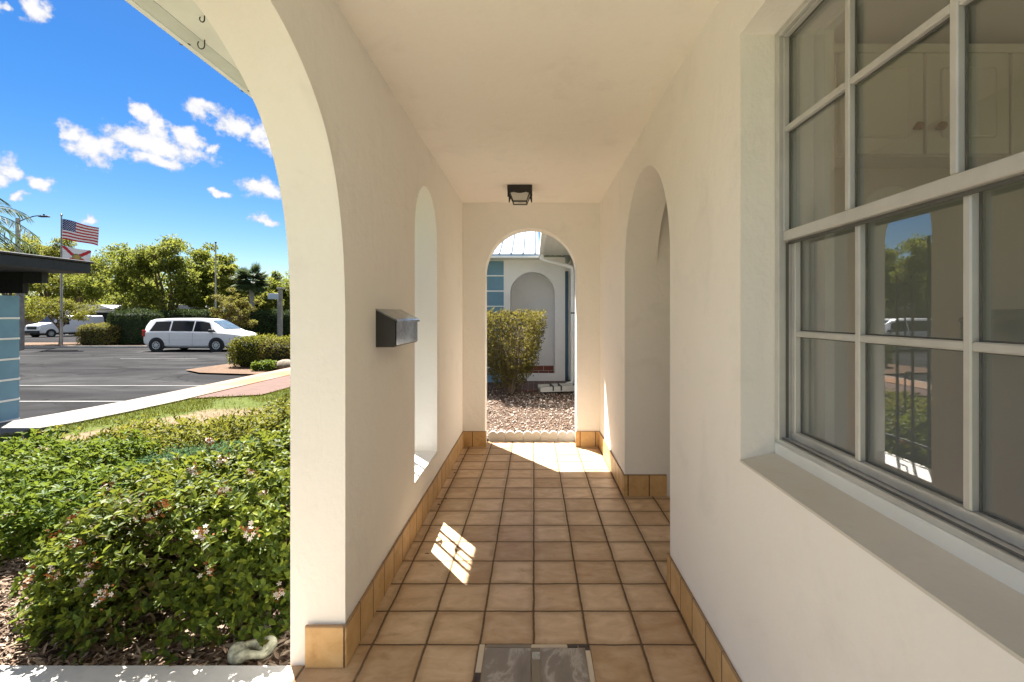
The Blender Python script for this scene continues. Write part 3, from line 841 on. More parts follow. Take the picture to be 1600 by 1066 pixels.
# wrought-iron grille outside the arched wall window
gr = thing('window_grille', 'black wrought iron grille with scrolls over the arched porch wall window', 'grille', (-1.0, 3.37, .335))
for i, y in enumerate((-.325, -.18, -.035, .11, .255)):
    m = MB(); m.box(-.007, .007, y-.007, y+.007, .02, 1.62 if i == 2 else 1.36); m.build('bar', M['iron'], gr)
m = MB()
for z in (.13, 1.30): m.box(-.006, .006, -.40, .40, z-.006, z+.006, 0, ((0,0,z), Matrix.Rotation(0, 3, 'X')))
m.build_each('rail', M['iron'], gr)
def scroll(cy, cz, s, flip):
    p = []
    for i in range(26):
        a = i/25*math.pi*2.6; r = .040*(1-i/32)
        p.append((0, cy+flip*(r*math.cos(a)-.040), cz+s*(r*math.sin(a)+.13)))
    p = [(0, cy, cz)] + p
    p = [(x, min(max(y, cy-.062), cy+.062), z) for x, y, z in p]
    q = [(x, 2*cy-y, 2*cz-z) for x, y, z in p[::-1]]
    return q + p[1:]
for (cy, cz) in ((-.105,1.02), (-.105,.48), (.18,1.02), (.18,.48)):
    m = MB(); m.tube(scroll(cy, cz, 1, 1 if cy > 0 else -1), .006, 6); m.build('scroll', M['iron'], gr)

# cup hooks under the eave
def hook(x, y, s, label):
    m = MB()
    p = [(0,0,0), (0,0,-.012*s)] + [(.010*s*(math.cos(a)-1)-.0, 0, -.012*s-.014*s*math.sin(a)-.006*s) for a in [math.pi*i/10*1.25 for i in range(11)]]
    m.tube(p, .0022, 6)
    o = m.build('cup_hook', M['iron'], None, 40); o.location = (x, y, 2.546)
    o.rotation_euler = (0, 0, .3)
    tag(o, label, 'hook', 'cup hooks under the eave')
hook(-1.372, 1.985, 1.25, 'larger dark cup hook hanging at the soffit edge next to the gutter')
hook(-1.262, 1.825, .8, 'smaller dark cup hook screwed into the middle of the white soffit')

# marble inlay in the floor
inl = thing('floor_inlay', 'grey marble tile inlay with cream and black border set in the porch floor', 'tile inlay', (0, 0, 0))
zf = .004
for (x0, x1) in ((-.2035, -.011), (.029, .212)):
    for (y0, y1) in ((1.79, 1.995), (1.57, 1.775)):
        m = MB(); m.bbox(x0, x1, y0, y1, .001, zf, .001); m.build('marble_tile', M['marble'], inl)
m = MB()
m.bbox(-.2288, -.2065, 1.86, 2.018, .001, zf, .001); m.bbox(.215, .2345, 1.80, 1.999, .001, zf, .001)
m.bbox(-.01, .14, 1.999, 2.018, .001, zf, .001); m.bbox(-.2, .0, 1.778, 1.787, .001, zf, .001)
m.build_each('cream_border', M['cream_tile'], inl)
m = MB(); m.bbox(-.2288, -.2065, 1.80, 1.857, .001, zf, .001); m.bbox(.142, .185, 1.999, 2.018, .001, zf, .001); m.bbox(.188, .2345, 2.001, 2.018, .001, zf, .001); m.bbox(.215, .2345, 1.98, 1.9985, .0012, zf+.0005, .001)
m.build_each('black_corner', M['black_tile'], inl)
m = MB(); m.bbox(-.008, .026, 1.57, 1.93, .001, zf, .001); m.bbox(-.008, .026, 1.975, 1.997, .001, zf, .001); m.bbox(-.2, -.013, 1.999, 2.018, .001, zf, .001)
m.build_each('taupe_border', M['taupe_tile'], inl)
m = MB(); m.bbox(-.007, .025, 1.932, 1.973, .001, zf, .001); m.build('mosaic_square', M['mosaic'], inl)

# dry leaf litter bits on the floor
lp = []
for (x, y) in ((-.69,3.55),(-.71,3.50),(-.66,3.62),(-.70,4.6),(-.69,4.75),(-.64,2.78),(-.71,4.2),(-.5,4.72)):
    lp.append((x, y, .006))
n = len(lp)
lo = leaves_obj('leaf_litter', lp, np.c_[RNG.normal(size=(n,2)), np.zeros(n)], np.tile([[0,0,1.]], (n,1))+RNG.normal(size=(n,3))*.3, RNG.uniform(.02,.04,n), RNG.uniform(.008,.015,n), M['twig'])
tag(lo, 'few dry brown leaf bits lying along the left skirting', 'leaf litter', kind='stuff')

# ------------------------------------------------------------------ shrubs near the porch
def rosettes(pts, nrm, k, ln, wd, spread, rng):
    """k leaves round each shoot tip"""
    n = len(pts); pos = []; ax = []; up = []; L_ = []; W_ = []
    nrm = nrm / np.linalg.norm(nrm, axis=1, keepdims=True)
    t = np.cross(nrm, unit(n, rng)); t /= np.linalg.norm(t, axis=1, keepdims=True); b = np.cross(nrm, t)
    for j in range(k):
        a = 2*math.pi*j/k + rng.uniform(-.5, .5, n)
        lift = rng.uniform(*spread, n)
        d = (t*np.cos(a)[:, None] + b*np.sin(a)[:, None])*np.cos(lift)[:, None] + nrm*np.sin(lift)[:, None]
        pos.append(pts + nrm*rng.uniform(-.02, .01, n)[:, None]); ax.append(d)
        up.append(nrm*np.cos(lift)[:, None]*1.0 - d*0 + rng.normal(size=(n, 3))*.15)
        s = rng.uniform(.7, 1.25, n); L_.append(ln*s); W_.append(wd*s)
    return [np.concatenate(x) for x in (pos, ax, up, L_, W_)]
def field_height(x, y, lumps):
    h = np.zeros_like(x)
    for (cx, cy, rx, ry, hh) in lumps:
        d = ((x-cx)/rx)**2 + ((y-cy)/ry)**2
        h = np.maximum(h, hh*np.sqrt(np.clip(1-d**1.6, 0, 1)))
    return h
def shrub(name, label, lumps, zbase, n, ln, wd, mat, k=6, spread=(.1, .9), seed=1, depth=.3, stems=40, group=None, grow=1.15, jitter=.03):
    rng = np.random.default_rng(seed)
    x0 = min(c[0]-c[2] for c in lumps); x1 = max(c[0]+c[2] for c in lumps)
    y0 = min(c[1]-c[3] for c in lumps); y1 = max(c[1]+c[3] for c in lumps)
    loc = ((x0+x1)/2, (y0+y1)/2, zbase)
    root = thing(name, label, 'shrub', loc, 0, group)
    # sample points over the surface by sampling lumps' ellipsoid surfaces
    P = []; Nn = []
    tot = sum(c[2]*c[3] for c in lumps)
    for (cx, cy, rx, ry, hh) in lumps:
        m_ = int(n*1.6*rx*ry/tot)
        u = unit(m_, rng); u[:, 2] = np.abs(u[:, 2])
        u2 = np.sign(u)*np.abs(u)**.7                    # boxier
        u2 /= np.max(np.abs(u2), axis=1, keepdims=True)**.35
        q = u2*np.array([rx, ry, hh])*(1-rng.beta(1, 4, m_)*depth)[:, None] + np.array([cx, cy, 0])
        P.append(q); Nn.append(u/np.array([rx, ry, hh]))
    P = np.concatenate(P); Nn = np.concatenate(Nn)
    # drop those buried in other lumps
    hmax = field_height(P[:, 0], P[:, 1], lumps)
    keep = P[:, 2] > hmax - .32*hmax.max()
    keep |= (P[:, 2] < hmax*.2+.05) & (rng.random(len(P)) < .4)
    P = P[keep][:n]; Nn = Nn[keep][:n]
    # lumpiness
    P[:, 2] *= 1 + .10*np.sin(P[:, 0]*7+1)*np.sin(P[:, 1]*6.3)
    P += rng.normal(size=P.shape)*jitter
    P[:, 2] = np.maximum(P[:, 2], .03)
    Nn /= np.linalg.norm(Nn, axis=1, keepdims=True)
    Nn = Nn*.6 + np.array([0, 0, .65]) + rng.normal(size=Nn.shape)*.35
    pos, ax, up, l_, w_ = rosettes(P - np.array([loc[0], loc[1], 0]), Nn, k, ln, wd, spread, rng)
    leaves_obj('foliage', pos, ax, up, l_, w_, mat, root)
    m = MB()
    for i in range(stems):
        q = P[rng.integers(len(P))] - np.array([loc[0], loc[1], 0])
        b = np.array([q[0]*.55 + rng.normal()*.05, q[1]*.6 + rng.normal()*.05, 0.])
        mid = (b+q)/2 + rng.normal(size=3)*.03
        m.tube([b, mid, q], [.008, .006, .003], 5)
    m.build('stems', M['twig'], root)
    return root, P, loc
Hz = -.115
hawthorn, HP, HL = shrub('hawthorn_hedge', 'large glossy hedge with white and rust flowers in front of the pillar', 
    [(-1.74,2.66,.62,.62,.66), (-1.50,3.3,.52,.75,.68), (-2.12,2.80,.44,.54,.44), (-1.35,4.15,.42,.7,.62), (-1.85,3.5,.5,.6,.58)], Hz, 9000, .037, .0205, M['leaf_haw'], 6, (.0, .85), 3, .55, 200)
# flower clusters on the hawthorn
def flower_cluster(p, nrm, s, rng, petals):
    m = MB()
    nrm = Vector(nrm).normalized(); t = nrm.orthogonal().normalized(); b = nrm.cross(t)
    for i in range(petals):
        c = Vector(p) + (t*rng.normal() + b*rng.normal())*s*.55 + nrm*s*rng.uniform(.3, 1.1)
        ax = (nrm + t*rng.normal()*.5 + b*rng.normal()*.5).normalized(); u = ax.orthogonal().normalized(); v = ax.cross(u)
        for k in range(5):
            a = 2*math.pi*k/5
            d = u*math.cos(a) + v*math.sin(a); e = ax.cross(d)
            r = .0125
            m.add([c, c+d*r*.55+e*r*.28, c+d*r+ax*.002, c+d*r*.55-e*r*.28], [(0,1,2,3)], 0)
    for i in range(22):
        c = Vector(p) + (t*rng.normal() + b*rng.normal())*s*.5 + nrm*s*rng.uniform(-.3, .75)
        ax = (nrm + t*rng.normal()*.8 + b*rng.normal()*.8).normalized(); u = ax.orthogonal().normalized()
        l = rng.uniform(.012, .028)
        m.add([c, c+ax*l*.5+u*l*.28, c+ax*l, c+ax*l*.5-u*l*.28], [(0,1,2,3)], 1)
    m.tube([Vector(p)-nrm*.05, Vector(p)+nrm*s*.3], [.002, .0015], 4, 1)
    return m
rngf = np.random.default_rng(5)
vis = [(P_) for P_ in HP if (P_[2] > .18)]
cand = np.array(vis); order = rngf.permutation(len(cand))
chosen = []
for i in order:
    p = cand[i]
    bias = .25 + .75*(p[1] < 3.1)
    if rngf.random() > bias: continue
    if all(np.linalg.norm(p-q) > .09 for q in chosen): chosen.append(p)
    if len(chosen) >= 92: break
for p in chosen:
    q = p - np.array([HL[0], HL[1], 0]); nr = np.array([q[0]*.6, -.25 + q[1]*.55, .75]) + rngf.normal(size=3)*.15
    fm = flower_cluster(q + nr/np.linalg.norm(nr)*.055, nr, rngf.uniform(.024, .040), rngf, int(rngf.choice([0, 0, 2, 4, 7, 9])))
    fm.build('flower_cluster', [M['petal'], M['calyx']], hawthorn, fix=False)

shrub('leafy_shrub', 'bright green leafy shrub at the left edge behind the mulch', [(-3.55,3.35,.72,.55,.34), (-4.1,3.8,.8,.7,.42), (-2.98,3.62,.45,.42,.27)], Hz, 3300, .047, .021, M['leaf_green'], 5, (.1, .9), 8, .4, 60)
shrub('fern_clump', 'dark blue green feathery clump between the two shrub masses', [(-2.75,4.05,.62,.42,.34), (-2.3,4.25,.4,.35,.32)], Hz, 2600, .034, .008, M['leaf_fern'], 6, (-.2, .9), 9, .35, 50)
shrub('low_shrub', 'low yellow green shrub with bare twigs in front of the lawn', [(-3.6,4.75,.75,.5,.42), (-2.9,5.15,.6,.5,.42), (-4.5,4.5,.6,.5,.36)], -.13, 2400, .05, .02, M['leaf_yel'], 4, (.1, 1.1), 10, .5, 130)
shrub('yellow_shrub', 'yellow green shrub row close against the arcade wall behind the hedge', [(-1.55,5.2,.55,.7,.62), (-2.3,5.35,.65,.6,.52), (-1.6,6.4,.6,.8,.60), (-2.7,6.2,.7,.7,.50), (-3.4,6.3,.6,.6,.36)], -.13, 4200, .048, .024, M['leaf_yel'], 6, (.0, .9), 12, .3, 70)

# mulch chips (stuff)
def chips(name, n, fx, mat, ln, wd, z, rng, label, cat, tilt=.35):
    pts = fx(n)
    d = rng.normal(size=(len(pts), 3)); d[:, 2] *= tilt*.6
    o = leaves_obj(name, pts, d, np.tile([[0, 0, 1.]], (len(pts), 1)) + rng.normal(size=(len(pts), 3))*tilt, rng.uniform(*ln, len(pts)), rng.uniform(*wd, len(pts)), mat, None, .2)
    return tag(o, label, cat, kind='stuff')
rc = np.random.default_rng(21)
def fx1(n):
    x = rc.uniform(-3.6, -.99, n); y = 1.98 + rc.beta(1, 1.6, n)*2.2
    return np.c_[x, y, Hz + rc.uniform(.002, .03, n)]
chips('mulch_chips', 15000, fx1, M['chip'], (.025, .075), (.007, .018), Hz, rc, 'brown shredded wood mulch covering the shrub bed', 'mulch')
# grass blades (stuff)
def grass_pts(n):
    x = rc.uniform(-7.4, -1.1, n*2); y = rc.uniform(4.3, 10.5, n*2)
    lim = np.interp(y, [4.3, 5.15, 5.9, 6.7, 7.5, 8.4, 8.8, 9.1, 10.5], [-8, -7.5, -6.85, -6.45, -6.33, -6.26, -6.2, -5.2, -5.1])
    bare = (np.sin(x*1.7+.5)*np.sin(y*1.3+.9) + .45*np.sin(x*4.3)*np.sin(y*3.7+1)) > .38
    bare |= (np.abs(x+5.45-.52*(y-6.2)) < .55+.2*np.sin(x*5)) & (np.abs(y-6.3) < 1.5)
    k = (x > lim) & (~bare | (rc.random(n*2) < .12))
    return np.c_[x, y, np.full(n*2, -.152)][k][:n]
gp = grass_pts(26000)
n = len(gp)
go = leaves_obj('grass', gp, np.c_[rc.normal(size=(n, 2))*.45, np.ones(n)], rc.normal(size=(n, 3)), rc.uniform(.03, .075, n), rc.uniform(.006, .011, n), M['grass'], None, .1)
tag(go, 'patchy green lawn grass between shrubs and sidewalk', 'grass', kind='stuff')

# garden stones by the pillar
def lump(name, s, loc, mat, label, cat='stone', seed=0, group=None, rz=0):
    rg = np.random.default_rng(seed); m = MB()
    nu, nv = 18, 10; vs = []; fs = []
    for i in range(nv+1):
        th = math.pi*i/nv
        for j in range(nu):
            ph = 2*math.pi*j/nu
            d = np.array([math.sin(th)*math.cos(ph), math.sin(th)*math.sin(ph), math.cos(th)])
            r = 1 + .10*math.sin(3*ph+seed)*math.sin(th) + .08*math.sin(2*th*1.5+seed*2) + .05*math.sin(5*ph+seed*3)*math.sin(th)
            vs.append(tuple(d*r*np.array(s)))
    for i in range(nv):
        for j in range(nu): fs.append((i*nu+j, (i+1)*nu+j, (i+1)*nu+(j+1)%nu, i*nu+(j+1)%nu))
    m.add(vs, fs); o = m.build(name, mat, None, 60)
    o.location = loc; o.rotation_euler = (0, 0, rz)
    return tag(o, label, cat, group)
lump('garden_stone', (.030,.026,.024), (gx(376,2.2), 2.2, -.092), M['rock'], 'small round grey pebble stone at the hedge foot', seed=1, group='stones beside the pillar')
lump('garden_stone', (.042,.036,.034), (gx(405,2.22), 2.23, -.088), M['rock'], 'larger grey stone behind the hollow green stone', seed=2, group='stones beside the pillar', rz=.6)
lump('garden_stone', (.036,.024,.02), (gx(336,2.02), 2.0, -.10), M['rock'], 'flat pale stone at the edge of the concrete walk', seed=3, group='stones beside the pillar')
m = MB()
nu, nv = 36, 14; vs = []; fs = []
for i in range(nu):
    a = 2*math.pi*i/nu
    rr = .032*(1+.3*math.sin(a*2+.5)+.12*math.sin(a*5)); RX, RY = .056, .036
    for j in range(nv):
        b = 2*math.pi*j/nv
        vs.append((math.cos(a)*(RX+rr*math.cos(b)), math.sin(a)*(RY+rr*.8*math.cos(b)), rr*.55*math.sin(b)*(1+.35*(j < nv/2)) + .01*math.sin(3*a)))
for i in range(nu):
    for j in range(nv): fs.append((i*nv+j, ((i+1)%nu)*nv+j, ((i+1)%nu)*nv+(j+1)%nv, i*nv+(j+1)%nv))
m.add(vs, fs); ro = m.build('ring_stone', M['green_stone'], None, 60)
ro.location = (gx(394,2.07), 2.07, -.058); ro.rotation_euler = (.18, .1, .35)
m = MB(); m.lathe([(0,-.012),(.03,-.010),(.055,.0),(.072,.012)], 20, 0); bs = m.build('basin', M['rock_brown'], ro, 60); bs.scale = (1, .66, 1)
tag(ro, 'hollow greenish ring shaped stone lying in mulch beside the pillar', 'stone')

# ------------------------------------------------------------------ end garden
xs_ = -.50
for i in range(5):
    wds = [.19, .195, .19, .195, .19][i]
    m = MB(); pts = [(0, -.04), (wds-.004, -.04)]
    ns = 2
    for s in range(ns):
        cx = wds-.004 - (wds-.004)/ns*(s+.5); r = (wds-.004)/ns/2
        for k in range(11):
            a = math.pi*k/10
            pts.append((cx+r*math.cos(a), .072+r*.78*math.sin(a)))
    m.slab([pts], 0, .045, 'Y')
    o = m.build('scalloped_edging', M['concrete'], None, 30); o.location = (xs_, 5.268, 0); o.rotation_euler = (0, 0, random.uniform(-.02, .02))
    tag(o, ['first from the left', 'second from the left', 'middle one', 'second from the right', 'rightmost'][i] + ' of the white scalloped edging bricks across the end arch', 'garden edging', 'scalloped edging bricks under the end arch')
    xs_ += wds
def fx2(n):
    x = rc.uniform(-1.5, 1.2, n); y = 5.33 + rc.beta(1, 1.5, n)*3.9
    return np.c_[x, y, .033 + rc.uniform(0, .012, n)]
# pebbles: small faceted lumps
def pebbles(name, pts, mat, label, cat, size, rng):
    base = np.array([(1,0,0),(0,1,0),(-1,0,0),(0,-1,0),(0,0,.8),(0,0,-.8)], float)
    fcs = np.array([(0,1,4),(1,2,4),(2,3,4),(3,0,4),(1,0,5),(2,1,5),(3,2,5),(0,3,5)])
    n = len(pts); s = rng.uniform(*size, n)[:, None, None]*rng.uniform(.6, 1.3, (n, 1, 3))
    a = rng.uniform(0, 6.28, n); c, q = np.cos(a), np.sin(a)
    V = base[None]*s*rng.uniform(.8, 1.2, (n, 6, 1))
    V = np.stack([V[..., 0]*c[:, None]-V[..., 1]*q[:, None], V[..., 0]*q[:, None]+V[..., 1]*c[:, None], V[..., 2]], -1) + pts[:, None, :]
    Fc = (fcs[None] + (np.arange(n)*6)[:, None, None]).reshape(-1)
    me = bpy.data.meshes.new(name); me.vertices.add(n*6); me.vertices.foreach_set('co', V.reshape(-1))
    nf = n*8; me.loops.add(nf*3); me.polygons.add(nf)
    me.polygons.foreach_set('loop_start', np.arange(nf)*3); me.polygons.foreach_set('loop_total', np.full(nf, 3))
    me.loops.foreach_set('vertex_index', Fc.astype(np.int32)); me.materials.append(mat); me.update(calc_edges=True); me.validate()
    o = bpy.data.objects.new(name, me); C.objects.link(o)
    return tag(o, label, cat, kind='stuff')
pebbles('pebbles', fx2(3800), M['pebble'], 'brown and white pebbles covering the bed beyond the end arch', 'pebbles', (.008, .02), rc)
chips('bark_chips', 8000, fx2, M['chip'], (.02, .05), (.006, .014), 0, rc, 'bits of bark and dry leaves among the pebbles', 'mulch')

# clipped shrub seen through the arch
rs = np.random.default_rng(31)
cs = thing('clipped_shrub', 'flat topped yellow green clipped shrub beyond the end arch', 'shrub', (-.42, 8.25, .06))
n = 6800
hz = rs.beta(1.7, 1.0, n)*1.33 + .06
prof_r = np.interp(hz, [0, .15, .45, .8, 1.1, 1.39], [.14, .27, .45, .56, .60, .60])
a = rs.uniform(0, 2*math.pi, n); rr = prof_r*np.sqrt(rs.uniform(.25, 1.0, n))*(1+.08*np.sin(a*5+hz*6))
boxy = 1/np.maximum(np.abs(np.cos(a)), np.abs(np.sin(a)))**.5
P = np.c_[rr*np.cos(a)*boxy*1.0, rr*np.sin(a)*boxy*.9, hz + rs.normal(size=n)*.02]
leaves_obj('foliage', np.repeat(P, 2, 0)+rs.normal(size=(2*n, 3))*.012, unit(2*n, rs)+np.array([0, 0, .5]), unit(2*n, rs)+np.array([0, 0, .6]), rs.uniform(.028, .05, 2*n), rs.uniform(.014, .022, 2*n), M['leaf_box'], cs)
m = MB()
for i in range(70):
    a = rs.uniform(0, 6.28); r0 = rs.uniform(.0, .09); r1 = rs.uniform(.15, .5); h1 = rs.uniform(.6, 1.25)
    m.tube([(r0*math.cos(a), r0*math.sin(a), 0), (r1*.45*math.cos(a+.2), r1*.45*math.sin(a+.2), h1*.5), (r1*math.cos(a), r1*math.sin(a), h1)], [.014, .009, .004], 5)
m.build('stems', M['bark'], cs)

# splash block under the downspout
sp = thing('splash_block', 'weathered white concrete splash block below the downspout', 'splash block', (.42, 8.35, .08), .12)
m = MB()
pr_ = [(-.16,0), (.16,0), (.16,.10), (.11,.10), (.085,.045), (-.085,.045), (-.11,.10), (-.16,.10)]
vs = []
for x, k in ((.28, 1.), (-.33, 1.25)):
    for (u, z) in pr_: vs.append((x, u*k, z*(1 if x > 0 else .8)))
np_ = len(pr_)
m.add(vs, [(i, (i+1)%np_, np_+(i+1)%np_, np_+i) for i in range(np_)] + [tuple(range(np_)), tuple(range(np_, 2*np_))[::-1]])
m.build('trough', M['concrete'], sp)
m = MB()
for x in (-.12, .02): m.box(x, x+.02, -.20, .20, .02, .098)
m.build_each('band', M['trim'], sp)

# ------------------------------------------------------------------ neighbour house beyond the arch
nh = thing('neighbour_house', 'white stucco house with arched niche, blue striped panel and pale metal roof', 'house', (0, 9.6, 0))
YN = 0.
fl = [(-.606,-.2), (-.606,2.56), (.632,2.56), (.632,-.2), (.426,-.2), (.426,.33)] + arch_pts(-.0255, .4515, 1.812, 28) + [(-.477,.33), (-.477,-.2)]
fl = [(-.606,-.2), (-.606,2.56), (.632,2.56), (.632,-.2)]
hole = [(.426,.20)] + arch_pts(-.0255, .4515, 1.812, 28) + [(-.477,.20)]
m = MB(); m.slab([fl, hole], 0, .2, 'Y')
m.box(-.9, .62, .62, .82, -.2, 2.56); m.box(.62, 2.6, 1.3, 1.5, -.2, 2.56); m.box(-.62, -.48, .2, .62, -.2, 2.56); m.box(.43, .62, .2, .62, -.2, 2.56)
m.build('front_wall', M['neigh_plaster'], nh, 35)
m = MB(); m.box(-2.6, -.607, .05, .25, -.2, 2.53); bp = m.build('blue_panel', M['blue'], nh)
m = MB()
for k in range(8): m.box(-2.598, -.6075, .036, .0495, .33+.31*k-.013, .33+.31*k+.013)
m.build_each('white_strip', M['white_paint'], bp)
m = MB(); m.box(-.478, .428, .595, .6185, .10, .31); m.box(-.476, .425, .19, .23, .0, .19); m.build_each('brick_riser', M['riser'], nh)
m = MB(); m.box(-.30, .78, -1.15, -.001, -.1, .065); m.box(-.478, .428, .231, .594, -.1, .10); m.build_each('brick_step', M['brick_dark'], nh)
m = MB(); m.box(.645, .712, .22, .26, .05, 2.3); m.build('blue_post', M['blue_trim'], nh)
m = MB(); m.bbox(.713, .799, .23, .26, .05, 2.3, .004); m.build('side_panel', M['white_paint'], nh)
# metal roof with ribs
m = MB(); s_ = .42
def rz_(y): return 2.57 + (y+.42)*s_
m.add([(-2.9,-.42,rz_(-.42)), (.10,-.42,rz_(-.42)), (.10,4.,rz_(4.)), (-2.9,4.,rz_(4.)), (-2.9,-.42,rz_(-.42)-.03), (.10,-.42,rz_(-.42)-.03), (.10,4.,rz_(4.)-.03), (-2.9,4.,rz_(4.)-.03)],
      [(0,1,2,3),(4,7,6,5),(0,4,5,1),(1,5,6,2),(2,6,7,3),(3,7,4,0)])
for k in range(13):
    x = .02-.23*k
    m.add([(x-.018,-.424,rz_(-.424)), (x+.018,-.424,rz_(-.424)), (x+.009,-.424,rz_(-.424)+.026), (x-.009,-.424,rz_(-.424)+.026), (x-.018,4,rz_(4)), (x+.018,4,rz_(4)), (x+.009,4,rz_(4)+.026), (x-.009,4,rz_(4)+.026)],
          [(0,1,2,3),(0,4,5,1),(1,5,6,2),(2,6,7,3),(3,7,4,0)])
rf = m.build('roof', M['metal_roof'], nh)
m = MB()
for k in range(12):
    for (dy, dz) in ((-.36, 0), (.3, 0)):
        x = -.09-.23*k
        m.lathe([(0,.012), (.012,.010), (.014,0)], 8, 0, (x, dy, rz_(dy)+.001))
m.build_each('roof_screw', M['trim'], rf)
m = MB(); m.box(-2.9, .0995, -.42, .05, 2.50, 2.535); m.build('soffit', M['soffit'], nh)
# wing to the right: wall, soffit, gutter, door, downspout
m = MB(); m.box(.80, 1.0, -2.4, 2.6, -.2, 2.60); m.build('wing_wall', M['neigh_plaster'], nh)
m = MB(); m.box(.185, .80, -3.2, -.001, 2.60, 2.64)
for x in (.33, .42, .56): m.box(x, x+.02, -3.2, -.001, 2.588, 2.60)
m.build('wing_soffit', M['soffit'], nh)
m = MB(); m.add([(.1,-3.25,2.65),(3.,-3.25,3.7),(3.,4,3.7),(.1,4,2.65),(.1,-3.25,2.642),(3.,-3.25,2.642),(3.,4,2.642),(.1,4,2.642)], [(0,1,2,3),(4,7,6,5),(0,4,5,1),(1,5,6,2),(2,6,7,3),(3,7,4,0)])
m.build('wing_roof', M['metal_roof'], nh)
m = MB(); m.bbox(.102, .184, -3.2, -.425, 2.50, 2.638, .012); m.build('wing_gutter', M['white_paint'], nh)
m = MB(); m.box(.778, .7995, -.62, -.50, .05, 2.15); m.box(.778, .7995, .50, .60, .05, 2.15); m.box(.778, .7995, -.50, .50, 2.05, 2.15); m.build('door_frame', M['blue_trim'], nh)
m = MB(); m.box(.786, .7992, -.498, .498, .075, 2.045)
for (y0, y1) in ((-.40, -.05), (.05, .40)):
    for (z0, z1) in ((.2, .95), (1.1, 1.9)): m.bbox(.778, .7858, y0, y1, z0, z1, .006)
m.build('wing_door', M['white_paint'], nh)
m = MB()
yd = -.85
m.tube([(.155,yd,2.50), (.155,yd,2.43), (.20,yd,2.40), (.33,yd,2.37), (.60,yd,2.305), (.695,yd,2.27), (.715,yd-.01,2.20), (.715,yd-.01,.22), (.70,yd-.02,.15), (.60,yd-.05,.13)], .038, 10)
ds = m.build('downspout', M['white_paint'], nh, 40)
m = MB(); m.lathe([(.0385,0),(.041,0),(.041,.025),(.0385,.025)], 12, 0, (.715, yd-.01, 1.42)); m.build('pipe_band', M['trim'], ds)

# ------------------------------------------------------------------ carport at the left edge
cp = thing('carport', 'dark roofed carport with blue and white striped screen wall at the left edge', 'carport', (-7.7, 6.5, lotz(6.5)))
Z0 = lotz(6.5)
m = MB(); m.box(-.17, .03, -6, .60, 0, 1.68-Z0); wl = m.build('screen_wall', M['blue'], cp)
m = MB()
for k in range(7):
    z = 1.35-.30*k-Z0
    if z > .05: m.box(.0305, .042, -6, .598, z-.014, z+.014)
m.build_each('white_strip', M['white_paint'], wl)
m = MB()
m.bbox(-5.5, .50, -6, 1.25, 2.07-Z0, 2.23-Z0, .01); m.bbox(-5.6, .53, -6.1, 1.28, 2.232-Z0, 2.265-Z0, .008)
m.build('roof', M['dark_roof'], cp)
m = MB(); m.box(-5.2, -.35, 1.0, 1.08, 1.74-Z0, 2.068-Z0); m.build('header', M['black_paint'], cp)
m = MB(); m.box(-.345, -.05, 1.0, 1.1, 1.90-Z0, 2.068-Z0); m.build('beam', M['dark_roof'], cp)
m = MB(); m.box(-3.2, -3.05, .2, .35, 0, 2.068-Z0); m.build('post', M['dark_roof'], cp)

# ------------------------------------------------------------------ vehicles
def loft(m, stations, ring, mat=0, caps=True):
    base = len(m.v); n = None
    for st in stations:
        r = ring(*st); n = len(r); m.v += r
    for i in range(len(stations)-1):
        for k in range(n):
            m.f.append((base+i*n+k, base+i*n+(k+1)%n, base+(i+1)*n+(k+1)%n, base+(i+1)*n+k)); m.m.append(mat)
    if caps:
        m.f.append(tuple(base+k for k in range(n))); m.m.append(mat)
        m.f.append(tuple(base+(len(stations)-1)*n+k for k in range(n))[::-1]); m.m.append(mat)
def wheel(parent, x, y, r, w_, spokes=9):
    wo = thing('wheel', None, None, (x, y, r)); wo.parent = parent
    m = MB(); m.lathe([(r*.62,-w_/2), (r*.93,-w_/2), (r,-w_*.35), (r,w_*.35), (r*.93,w_/2), (r*.62,w_/2), (r*.62,-w_/2)], 28, 0, (0,0,0), 'Y'); m.build('tyre', M['tyre'], wo, 40)
    m = MB(); s = -1 if y < 0 else 1
    m.lathe([(r*.63, s*w_*.40), (r*.60, s*w_*.49), (r*.52, s*w_*.47), (r*.2, s*w_*.50), (0, s*w_*.52)], 28, 0, (0,0,0), 'Y')
    for k in range(spokes):
        a = 2*math.pi*k/spokes
        c, q = math.cos(a), math.sin(a)
        m.lathe([(0, s*w_*.535), (r*.085, s*w_*.53), (r*.085, s*w_*.47)], 8, 1, (c*r*.40, 0, q*r*.40), 'Y')
    m.build('rim', [M['hub'], M['tyre']], wo, 40)
